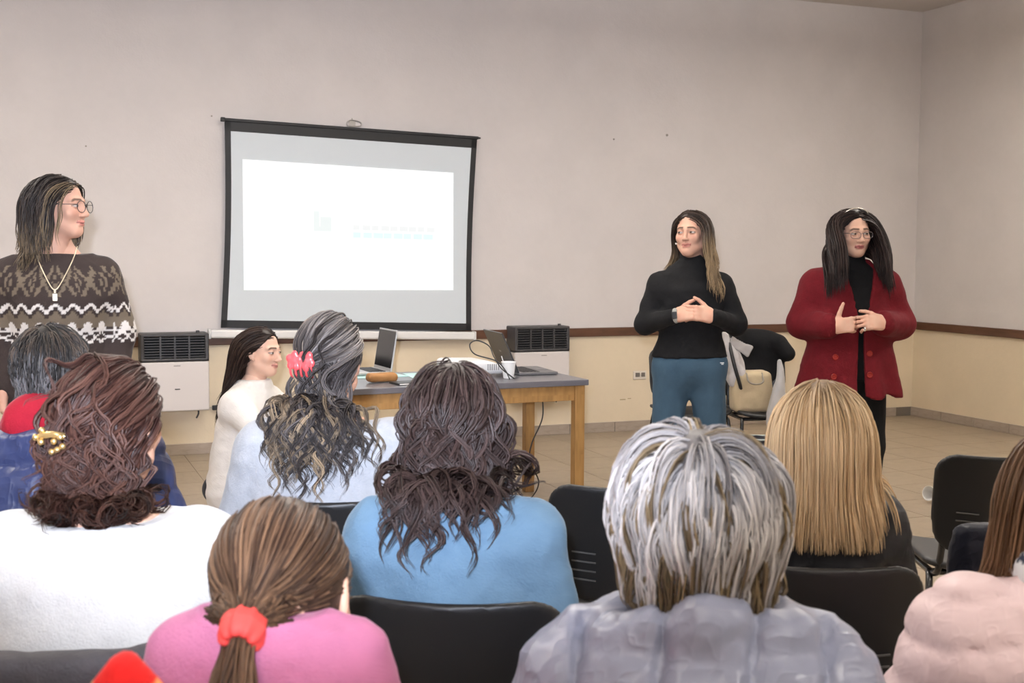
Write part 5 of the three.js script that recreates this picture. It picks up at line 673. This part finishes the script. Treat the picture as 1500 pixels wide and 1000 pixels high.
// woman in black with blue trousers
{
  const t = person({ label: 'standing woman in black high-neck top and teal blue trousers with clasped hands', at: [0.915, 0, -6.30], turn: -0.05, scale: 1.0 });
  const J = standingPose({ sw: 1.05, fat: 1.0, head: [-0.005, 1.545, 0.025], elbow: [[0.232, 1.085, 0.01], [-0.228, 1.085, 0.01]], wrist: [[0.092, 1.135, 0.205], [-0.098, 1.135, 0.205]], yaw: -0.42, pitch: -0.04, roll: 0.03, knee: [[0.115, 0.47, 0.02], [-0.115, 0.47, 0.02]], ankle: [[0.125, 0.09, -0.01], [-0.125, 0.09, -0.01]] }), tone = [0.60, 0.36, 0.265];
  const hands = [[[-0.088, 1.14, 0.208], [1, 0.16, 0.20], [-0.15, 0.5, 0.9], 1, { curl: [0.35, 0.35, 0.2], base: 0.0, thumb: [0.9, 0.2, 0.3] }], [[0.085, 1.138, 0.212], [-1, 0.18, 0.26], [0.2, 0.3, 1], -1, { curl: [0.45, 0.55, 0.3], base: 0.12, thumb: [0.95, 0.2, 0.3] }]];
  wear('body', skinBody(J, tone, { cell: 0.0035, hands, gaze: -0.7 }), SKIN, t);
  wear('sweater', nets(topField(J, { grow: 0.014, neck: 1.41, hem: 0.915, cuff: 0.97, arm: [0.046, 0.042, 0.038, 0.03], fold: softFold(0.0035), more: [[cap([0, 1.40, -0.006], [0.0, 1.445, 0.004], 0.064, 0.058), 0.02]] }), ...topBounds(J, 0.11), 0.008, flat([0.0085, 0.0085, 0.0095], 0.2)), cloth('black_knit', { bump: 0.0008, sheen: 0.04 }), t, 'black high-neck top');
  trousers(J, [0.042, 0.082, 0.125], cloth('blue_trousers', { nylon: 1, bump: 0.0008, sheen: 0.1 }), t, { pelvis: [0.185, 0.125, 0.135], w: [0.098, 0.076, 0.075, 0.075], cell: 0.012, top: 0.955 }); shoes(J, [0.03, 0.03, 0.03], t);
  const g = groom({ seed: 8, H: J.H, guides: 190, kids: 5, steps: 14, width: 0.0028, collide: collider(J, topField(J, { grow: 0.018, neck: 1.41, hem: 0.9 })), lift: 0.12, inertia: 0.5,
    len: (r, R, m) => 0.34 + 0.07 * R() + 0.7 * Math.max(0, r[1]) + 0.3 * Math.max(0, r[2]), comb: (pl, r, t, m) => { const s = r[0] >= -0.006 ? 1 : -1, k = sstep(0.45, 0.0, t); return V(s * 0.7 * k + (s > 0 ? 0.42 * sstep(0.15, 0.4, t) * sstep(0.9, 0.6, t) : 0.0), -0.25 * k, -0.6 * k + (t > 0.2 && s > 0 ? 1.0 * sstep(0.75, 0.5, t) : -0.1)); }, grav: t => 0.35 + 1.2 * t, off: (t, l) => 0.005 + l * 0.010 + 0.012 * t, hug: t => 0.3 * sstep(0.6, 0.1, t), spread: t => 0.010 - 0.002 * t, curl: 0.008, turns: 6, curlFrom: 0.5, frizz: 0.006, uneven: 0.2,
    color: (r, t, a, b) => mix3(streak([0.030, 0.019, 0.015], [0.085, 0.055, 0.04], 0.25, a), streak([0.16, 0.105, 0.055], [0.46, 0.33, 0.19], 0.4, b), sstep(0.35, 0.85, t)) });
  wear('hair', mergeColored([hairCap(J.H, [0.032, 0.02, 0.016], 0.004), g]), HAIR, t, 'long dark hair turning blonde at the ends');
  const w = new THREE.Group(); w.name = 'wristwatch'; w.userData.label = 'black smart watch with grey strap'; w.position.set(-0.092, 1.137, 0.206); w.rotation.set(0, -0.25, 0.1); t.add(w); part('strap', new THREE.TorusGeometry(0.031, 0.008, 8, 28).scale(1, 1, 1.6).rotateY(Math.PI / 2), mat('watch_strap', [0.30, 0.30, 0.28], 0.6), w); part('watch_face', box(0.026, 0.036, 0.010, 0.0, 0.004, 0.036, 0.004), BLACKP, w);
  part('zip_pull', [box(0.010, 0.034, 0.005, 0.085, 1.355, 0.076, 0.002), box(0.012, 0.02, 0.006, 0.083, 1.333, 0.082, 0.003)], mat('zip_silver', [0.62, 0.62, 0.62], 0.3, { metalness: 0.7 }), t); part('earring', [new THREE.SphereGeometry(0.0052, 10, 8).translate(0.0785, -0.048, 0.004).applyMatrix4(J.H), new THREE.SphereGeometry(0.0052, 10, 8).translate(-0.0785, -0.048, 0.004).applyMatrix4(J.H)], mat('pearl', [0.8, 0.77, 0.72], 0.2), t); part('trouser_logo', [box(0.020, 0.005, 0.003, 0.155, 0.894, 0.094, 0.001).rotateY(0), box(0.012, 0.005, 0.003, 0.157, 0.887, 0.094, 0.001)], mat('logo_white', [0.7, 0.72, 0.74], 0.5), t);
}
// woman in the red coat
{
  const t = person({ label: 'standing woman in dark red double-breasted coat with glasses and long dark hair', at: [1.735, 0, -6.30], turn: -0.02, scale: 1.005 });
  const J = standingPose({ sw: 1.16, fat: 1.16, head: [0.0, 1.542, 0.035], elbow: [[0.258, 1.085, 0.0], [-0.245, 1.085, 0.0]], wrist: [[0.095, 1.098, 0.235], [-0.145, 1.082, 0.225]], yaw: 0.16, pitch: 0.06, roll: 0.02, knee: [[0.105, 0.47, 0.015], [-0.02, 0.47, 0.03]], ankle: [[0.10, 0.09, -0.02], [0.0, 0.09, 0.04]] }), tone = [0.64, 0.41, 0.31];
  const hands = [[[-0.135, 1.085, 0.232], [0.96, 0.12, 0.26], [-0.25, 0.1, 1], 1, { curl: [0.7, 0.75, 0.4], base: 0.25, thumb: [1.25, 0.05, 0.05], thumbDrop: -0.1 }], [[0.098, 1.105, 0.25], [-0.97, 0.02, 0.24], [0.2, 0.35, 1], -1, { curl: [0.55, 0.75, 0.4], base: 0.25, thumb: [0.7, 0.3, 0.3] }]];
  wear('body', skinBody(J, tone, { cell: 0.0035, wide: 1.1, hands, lip: [0.42, 0.14, 0.13], gaze: 0.3, smile: 0 }), SKIN, t);
  // black turtleneck and trousers under the coat
  wear('sweater', nets(topField(J, { grow: 0.006, neck: 1.41, hem: 0.80, cuff: 0.98, arm: [0.055, 0.045, 0.04, 0.038], more: [[cap([0, 1.40, -0.004], [0.002, 1.452, 0.008], 0.066, 0.062), 0.02]] }), ...topBounds(J, 0.09), 0.014, flat([0.006, 0.006, 0.007], 0.2)), cloth('black_knit', { bump: 0.0008, sheen: 0.04 }), t, 'black turtleneck sweater');
  trousers(J, [0.006, 0.006, 0.007], cloth('black_trousers', { nylon: 1, sheen: 0.03 }), t, { w: [0.105, 0.085, 0.08, 0.075], top: 0.98 }); shoes(J, [0.012, 0.012, 0.012], t);
  const rings = [[0.725, 0, 0, 0.268, 0.20], [0.85, 0, 0, 0.243, 0.18], [1.0, 0, 0, 0.212, 0.155], [1.15, 0, 0.006, 0.205, 0.155], [1.25, 0, 0.002, 0.205, 0.148], [1.325, 0, -0.008, 0.172, 0.118], [1.38, 0, -0.015, 0.125, 0.094], [1.415, 0, -0.016, 0.098, 0.082]];
  const L = [[column(rings), 0]]; for (const s of [-1, 1]) { const S = J.sh(s), E = J.el(s), W = J.wr(s), e = 0.90; L.push([ell([S[0] * 0.90, S[1] - 0.018, S[2]], [0.088, 0.066, 0.080]), 0.06], [cap(S, E, 0.074, 0.072), 0.05], [cap(E, [mix(E[0], W[0], e), mix(E[1], W[1], e), mix(E[2], W[2], e)], 0.072, 0.062), 0.03]); }
  const cf = blend(L), wrs = [-1, 1].map(s => cap(J.el(s), J.wr(s), 0.05, 0.048)), fold = softFold(0.004, 0.8);
  const open = (x, y, z) => { const gap = y > 1.13 ? mix(0.018, 0.085, clamp((y - 1.13) / 0.27)) : 0.010 + 0.012 * clamp((1.13 - y) / 0.4); return Math.max(Math.abs(x - 0.022 + 0.012 * (1.1 - y)) - gap, -(z - 0.03)); };
  const inner = column(rings.map(r => [r[0] - 0.02, r[1], r[2], r[3] - 0.022, r[4] - 0.022]));
  const coat = (x, y, z) => { let d = cf(x, y, z) + fold(x, y, z) + (y < 0.95 ? 0.010 * Math.sin(Math.atan2(x, z) * 9) * clamp((0.95 - y) / 0.2) : 0); if (y < 1.1) d = Math.max(d, -Math.max(inner(x, y, z), y - 1.05)); d = Math.max(d, Math.min(0.05, -open(x, y, z)) ); return d; };
  wear('coat', nets((x, y, z) => coat(x, y, z) * 0.9, ...bounds([[0.42, 0.71, 0.3], [-0.42, 1.47, -0.28]], 0.01), 0.0085, flat([0.13, 0.0065, 0.012], 0.10, 60)), cloth('wool', { bump: 0.0014, sheen: 0.05 }), t, 'dark red wool double-breasted coat');
  const bt = new THREE.TorusGeometry(0.012, 0.004, 8, 24), bm = mat('coat_button', [0.30, 0.02, 0.015], 0.25);
  for (const [x, y] of [[-0.105, 0.925], [0.062, 0.945], [-0.115, 0.828], [0.06, 0.84]]) { let z = 0.3; while (z > 0.05 && coat(x, y, z) > 0.003) z -= 0.003; const b = part('button', join([bt.clone(), cyl(0.012, 0.012, 0.004, 0, 0, 0, 20).rotateX(Math.PI / 2)]), bm, t); b.position.set(x, y, z + 0.002); }
  const g = groom({ seed: 12, H: J.H, guides: 210, kids: 5, steps: 15, width: 0.0029, collide: collider(J, (x, y, z) => Math.min(cf(x, y, z) - 0.004)), lift: 0.15, inertia: 0.5,
    len: (r, R) => 0.37 + 0.05 * R() + 0.8 * Math.max(0, r[1]) + 0.3 * Math.max(0, r[2]), comb: (pl, r, t, m) => { const s = r[0] >= 0.0 ? 1 : -1, k = sstep(0.45, 0.0, t); return V(s * 0.75 * k + s * (s < 0 ? 0.22 : 0.12) * sstep(0.7, 0.4, t), -0.2 * k, -0.45 * k + (t > 0.18 ? 1.2 * sstep(0.75, 0.5, t) : 0)); }, grav: t => 0.35 + 1.2 * t, off: (t, l) => 0.007 + l * 0.016 + 0.022 * t, hug: t => 0.25 * sstep(0.6, 0.1, t), spread: t => 0.013, frizz: 0.005, uneven: 0.15,
    color: (r, t, a, b) => streak([0.014, 0.009, 0.009], [0.055, 0.033, 0.028], 0.2, a) });
  wear('hair', mergeColored([hairCap(J.H, [0.014, 0.009, 0.009], 0.006), g]), HAIR, t, 'long straight very dark brown hair');
  glasses(t, J, mat('glasses_grey', [0.16, 0.14, 0.15], 0.3, { metalness: 0.6 }), 0.050, 0.034, -0.002, 0);
  const hb = part('headband', tube([[-0.082, 0.075, 0.004], [-0.05, 0.115, 0.026], [0, 0.129, 0.034], [0.05, 0.115, 0.026], [0.082, 0.075, 0.004]], 0.0035, 30, 6).applyMatrix4(J.H), mat('headband', [0.70, 0.66, 0.58], 0.2, { metalness: 0.7 }), t); part('ring', new THREE.TorusGeometry(0.0105, 0.003, 8, 20).rotateY(Math.PI / 2).translate(0.0, 1.075, 0.288), mat('ring_silver', [0.8, 0.8, 0.8], 0.15, { metalness: 0.9 }), t);
}
// woman squatting at the table end
{
  const t = person({ label: 'young woman in long white sweater squatting beside the table with straight dark hair', at: [-1.345, 0, -6.05], turn: 1.25, scale: 1.0 });
  const y = 0.37, ring = (h, rx, rz, dz) => [h, 0, dz, rx, rz];
  const rings = [ring(0.155, 0.16, 0.12, 0.0), ring(0.26, 0.19, 0.145, 0.0), ring(0.40, 0.18, 0.14, 0.015), ring(0.55, 0.165, 0.125, 0.035), ring(0.67, 0.165, 0.115, 0.055), ring(0.745, 0.142, 0.092, 0.065), ring(0.785, 0.10, 0.074, 0.07), ring(0.815, 0.064, 0.062, 0.08), ring(0.86, 0.052, 0.052, 0.09)];
  const hc = [0.0, 0.955, 0.125], J = { rings, sh: s => [s * 0.15, 0.71, 0.06], el: s => [s * 0.20, 0.53, 0.26], wr: s => [s * 0.10, 0.62, 0.50], hc, H: headMatrix(hc, -0.10, 0.06, 0), hip: s => [s * 0.09, 0.25, 0.0], kn: s => [s * 0.12, 0.40, 0.32], an: s => [s * 0.11, 0.13, 0.02] };
  wear('body', skinBody(J, [0.66, 0.43, 0.33], { cell: 0.0035, brow: [0.05, 0.03, 0.02] , hands: [[J.wr(1), [-0.2, 0.2, 1], [0, 1, -0.2], 1, { cell: 0.006 }], [J.wr(-1), [0.2, 0.2, 1], [0, 1, -0.2], -1, { cell: 0.006 }]] }), SKIN, t);
  wear('sweater', nets(topField(J, { grow: 0.018, neck: 0.815, hem: 0.17, fold: softFold(0.005) }), ...topBounds(J, 0.11), 0.009, flat([0.72, 0.685, 0.65], 0.04)), cloth('knit'), t, 'long off-white knit sweater');
  const L = [[ell([0, 0.27, -0.05], [0.17, 0.10, 0.14]), 0]]; for (const s of [-1, 1]) L.push([cap(J.hip(s), J.kn(s), 0.085, 0.066), 0.04], [cap(J.kn(s), J.an(s), 0.062, 0.05), 0.02]); wear('trousers', nets(blend(L), [-0.3, 0.02, -0.3], [0.3, 0.52, 0.45], 0.012, flat([0.03, 0.03, 0.035], 0.1)), cloth('plain', { nylon: 1 }), t);
  for (const s of [-1, 1]) { const a = J.an(s), f = blend([[cap([a[0], 0.12, a[2] - 0.045], [a[0], 0.038, a[2] + 0.14], 0.042, 0.034), 0], [cap([a[0], 0.12, a[2] - 0.03], [a[0], 0.16, a[2] + 0.0], 0.045, 0.045), 0.03]]); wear('shoe', nets((x, yy, z) => smax(f(x, yy, z), 0.004 - yy, 0.01), [a[0] - 0.09, -0.01, a[2] - 0.14], [a[0] + 0.09, 0.24, a[2] + 0.24], 0.006, (x, yy, z) => { const q = (yy - 0.12) * 0.91 + (z - a[2] + 0.045) * 0.42; return q < -0.026 ? [0.72, 0.69, 0.64] : [0.42, 0.25, 0.11]; }), mat('shoe', 0xffffff, 0.5, { vertexColors: true }), t, 'tan trainer with white sole'); }
  const g = groom({ seed: 18, H: J.H, guides: 190, kids: 5, steps: 13, width: 0.0026, collide: collider(J, topField(J, { grow: 0.02, neck: 0.815, hem: 0.17 })), lift: 0.1, inertia: 0.5,
    len: (r, R) => 0.36 + 0.06 * R() + 0.7 * Math.max(0, r[1]) + 0.3 * Math.max(0, r[2]), comb: (pl, r, t, m) => { const s = r[0] >= 0 ? 1 : -1, k = sstep(0.45, 0, t); return V(s * 0.6 * k, -0.2 * k, -0.95 * k - 0.25); }, grav: t => 0.35 + 1.2 * t, off: (t, l) => 0.005 + l * 0.010 + 0.006 * t, hug: t => 0.3 * sstep(0.6, 0.1, t), spread: t => 0.010 - 0.002 * t, frizz: 0.004, uneven: 0.2,
    color: (r, t, a, b) => streak([0.020, 0.012, 0.010], [0.085, 0.05, 0.035], 0.22, a) });
  wear('hair', mergeColored([hairCap(J.H, [0.025, 0.015, 0.012], 0.004), g]), HAIR, t, 'long straight dark brown hair');
}
// ------------------------------------------------------------------ chair with bags by the wall
{
  const cx = 1.60, cz = -7.75; chair('black stacking chair by the wall loaded with bags and a jacket', cx, cz, 0.15, 'chairs by the wall');
  chair('black stacking chair by the wall behind the woman in blue trousers', 1.13, -7.75, 0.15, 'chairs by the wall');
  const k = cloth('black_knit', { bump: 0.0008, sheen: 0.04 });
  const jk = thing('hung_jacket', 'black jacket hung over the back of the chair with bags', 'jacket', [cx, 0, cz], 0.15);
  const fj = (x, y, z) => { const zz = z + 0.24 - 0.9 * x * x + 0.16 * (y - 0.6), lump = 0.045 * Math.exp(-(((x - 0.02) / 0.13) ** 2) - ((y - 0.88) / 0.09) ** 2), d = smax(Math.abs(zz) - 0.045 - lump + 0.012 * noise(x * 16, y * 9, 1), Math.abs(x - 0.03) - 0.185 + 0.6 * Math.max(0, 0.74 - y) - 0.035 * noise(2, y * 9, 1), 0.05), arm = cap([0.17, 0.86, -0.2], [0.215, 0.80, -0.16], 0.055, 0.05)(x, y, z); return Math.max(smin(smax(d, y - 0.955 + 0.9 * (x - 0.02) ** 2, 0.05), arm, 0.04), 0.56 - y) * 0.7; };
  part('shell', nets(fj, [-0.32, 0.54, -0.4], [0.36, 1.02, 0.0], 0.01, flat([0.006, 0.006, 0.007], 0.2)), k, jk);
  // beige bag on the seat
  const bg = thing('tote_bag', 'beige canvas tote bag standing on the chair by the wall', 'bag', [1.495, 0.458, -7.64], 0.12), be = cloth('canvas', { nylon: 1, bump: 0.001 });
  const fb = (x, y, z) => (rbox([0, 0.13, 0], [0.115, 0.13, 0.075], 0.035)(x, y, z) + 0.006 * noise(x * 14, y * 14, z * 14) - 0.010 * Math.sin(clamp(y / 0.26) * 3.1)) * 0.85;
  part('bag_body', nets((x, y, z) => Math.max(fb(x, y, z), 0.002 - y), [-0.17, -0.02, -0.13], [0.17, 0.31, 0.13], 0.009, flat([0.48, 0.385, 0.25], 0.06)), be, bg); part('handle', [tube([[-0.05, 0.25, 0.06], [-0.045, 0.20, 0.10], [0.0, 0.185, 0.11], [0.045, 0.20, 0.10], [0.05, 0.25, 0.06]], 0.006, 24, 6)], mat('handle_grey', [0.22, 0.19, 0.15], 0.5), bg);
  // pale grey bag hanging on the chair back
  const gb = thing('shoulder_bag', 'pale grey cloth shoulder bag hanging from the chair by the wall', 'bag', [1.335, 0, -7.60], 0.1);
  const fg = (x, y, z) => { const q = (y - 0.62) / 0.34, X = x - 0.03 + 0.10 * (q - 0.5), w = 0.012 + 0.062 * Math.sin(clamp(1 - q * 0.95) * 2.2), dd = 0.03 + 0.02 * Math.sin(clamp(1 - q) * 2.6); return Math.max((Math.hypot(X / w, z / dd) - 1) * Math.min(w, dd) + 0.008 * noise(x * 22, y * 14, z * 22), 0.62 - y, y - 0.96) * 0.7; };
  part('bag_body', nets(fg, [-0.16, 0.6, -0.1], [0.2, 0.99, 0.1], 0.008, flat([0.50, 0.475, 0.47], 0.12)), be, gb); part('flap', nets((x, y, z) => rbox([0.075, 0.875, 0.03], [0.075, 0.035, 0.008], 0.006, [0, 0, -0.5])(x, y, z) + 0.006 * noise(x * 20, y * 20, 1), [-0.05, 0.76, -0.02], [0.2, 0.99, 0.08], 0.007, flat([0.36, 0.34, 0.335], 0.1)), be, gb); part('strap', [tube([[0.0, 0.96, 0], [0.02, 0.80, 0.06], [0.06, 0.66, 0.07], [0.085, 0.60, 0.04]], 0.012, 30, 6)], BLACKP, gb);
  // white plastic bag
  const wb = thing('plastic_bag', 'limp white plastic carrier bag hanging beside the beige tote', 'bag', [1.655, 0, -7.52], 0);
  const fw = (x, y, z) => { const q = (y - 0.30) / 0.50, w = mix(0.066, 0.014, clamp(q) ** 1.4) , X = x + 0.03 * q * q + 0.02 * Math.sin(q * 5); return Math.max((Math.hypot(X / w, z / (w * 0.7)) - 1) * w * 0.7 + 0.008 * noise(x * 34, y * 9, z * 34), 0.30 - y, y - 0.80) * 0.7; };
  part('bag_body', nets(fw, [-0.16, 0.28, -0.1], [0.12, 0.83, 0.1], 0.008, flat([0.56, 0.545, 0.54], 0.06)), mat('plastic_bag', 0xffffff, 0.4, { vertexColors: true, transmission: 0.25, thickness: 0 }), wb);
  // dark box under the seat
  const db = thing('dark_bag', 'dark navy bag with pale rim below the beige tote', 'bag', [1.50, 0, -7.35], 0.1); part('bag_body', nets((x, y, z) => rbox([0, 0.17, 0], [0.14, 0.17, 0.09], 0.03)(x, y, z) + 0.006 * noise(x * 14, y * 14, z * 14), [-0.2, -0.02, -0.14], [0.2, 0.38, 0.14], 0.01, flat([0.012, 0.014, 0.022], 0.2)), cloth('nylon_black', { nylon: 1, crinkle: 1, rough: 0.48, sheen: 0.1, bump: 0.003 }), db); part('rim', [tube([[-0.12, 0.338, 0.07], [0.12, 0.338, 0.07], [0.12, 0.338, -0.07], [-0.12, 0.338, -0.07]], 0.006, 40, 6, true)], mat('rim_pale', [0.4, 0.45, 0.44], 0.5), db);
}
if (globalThis.SHOW) console.log(JSON.stringify(TC)); console.log('people triangles', Math.round(triCount));
renderer.render(scene, camera);
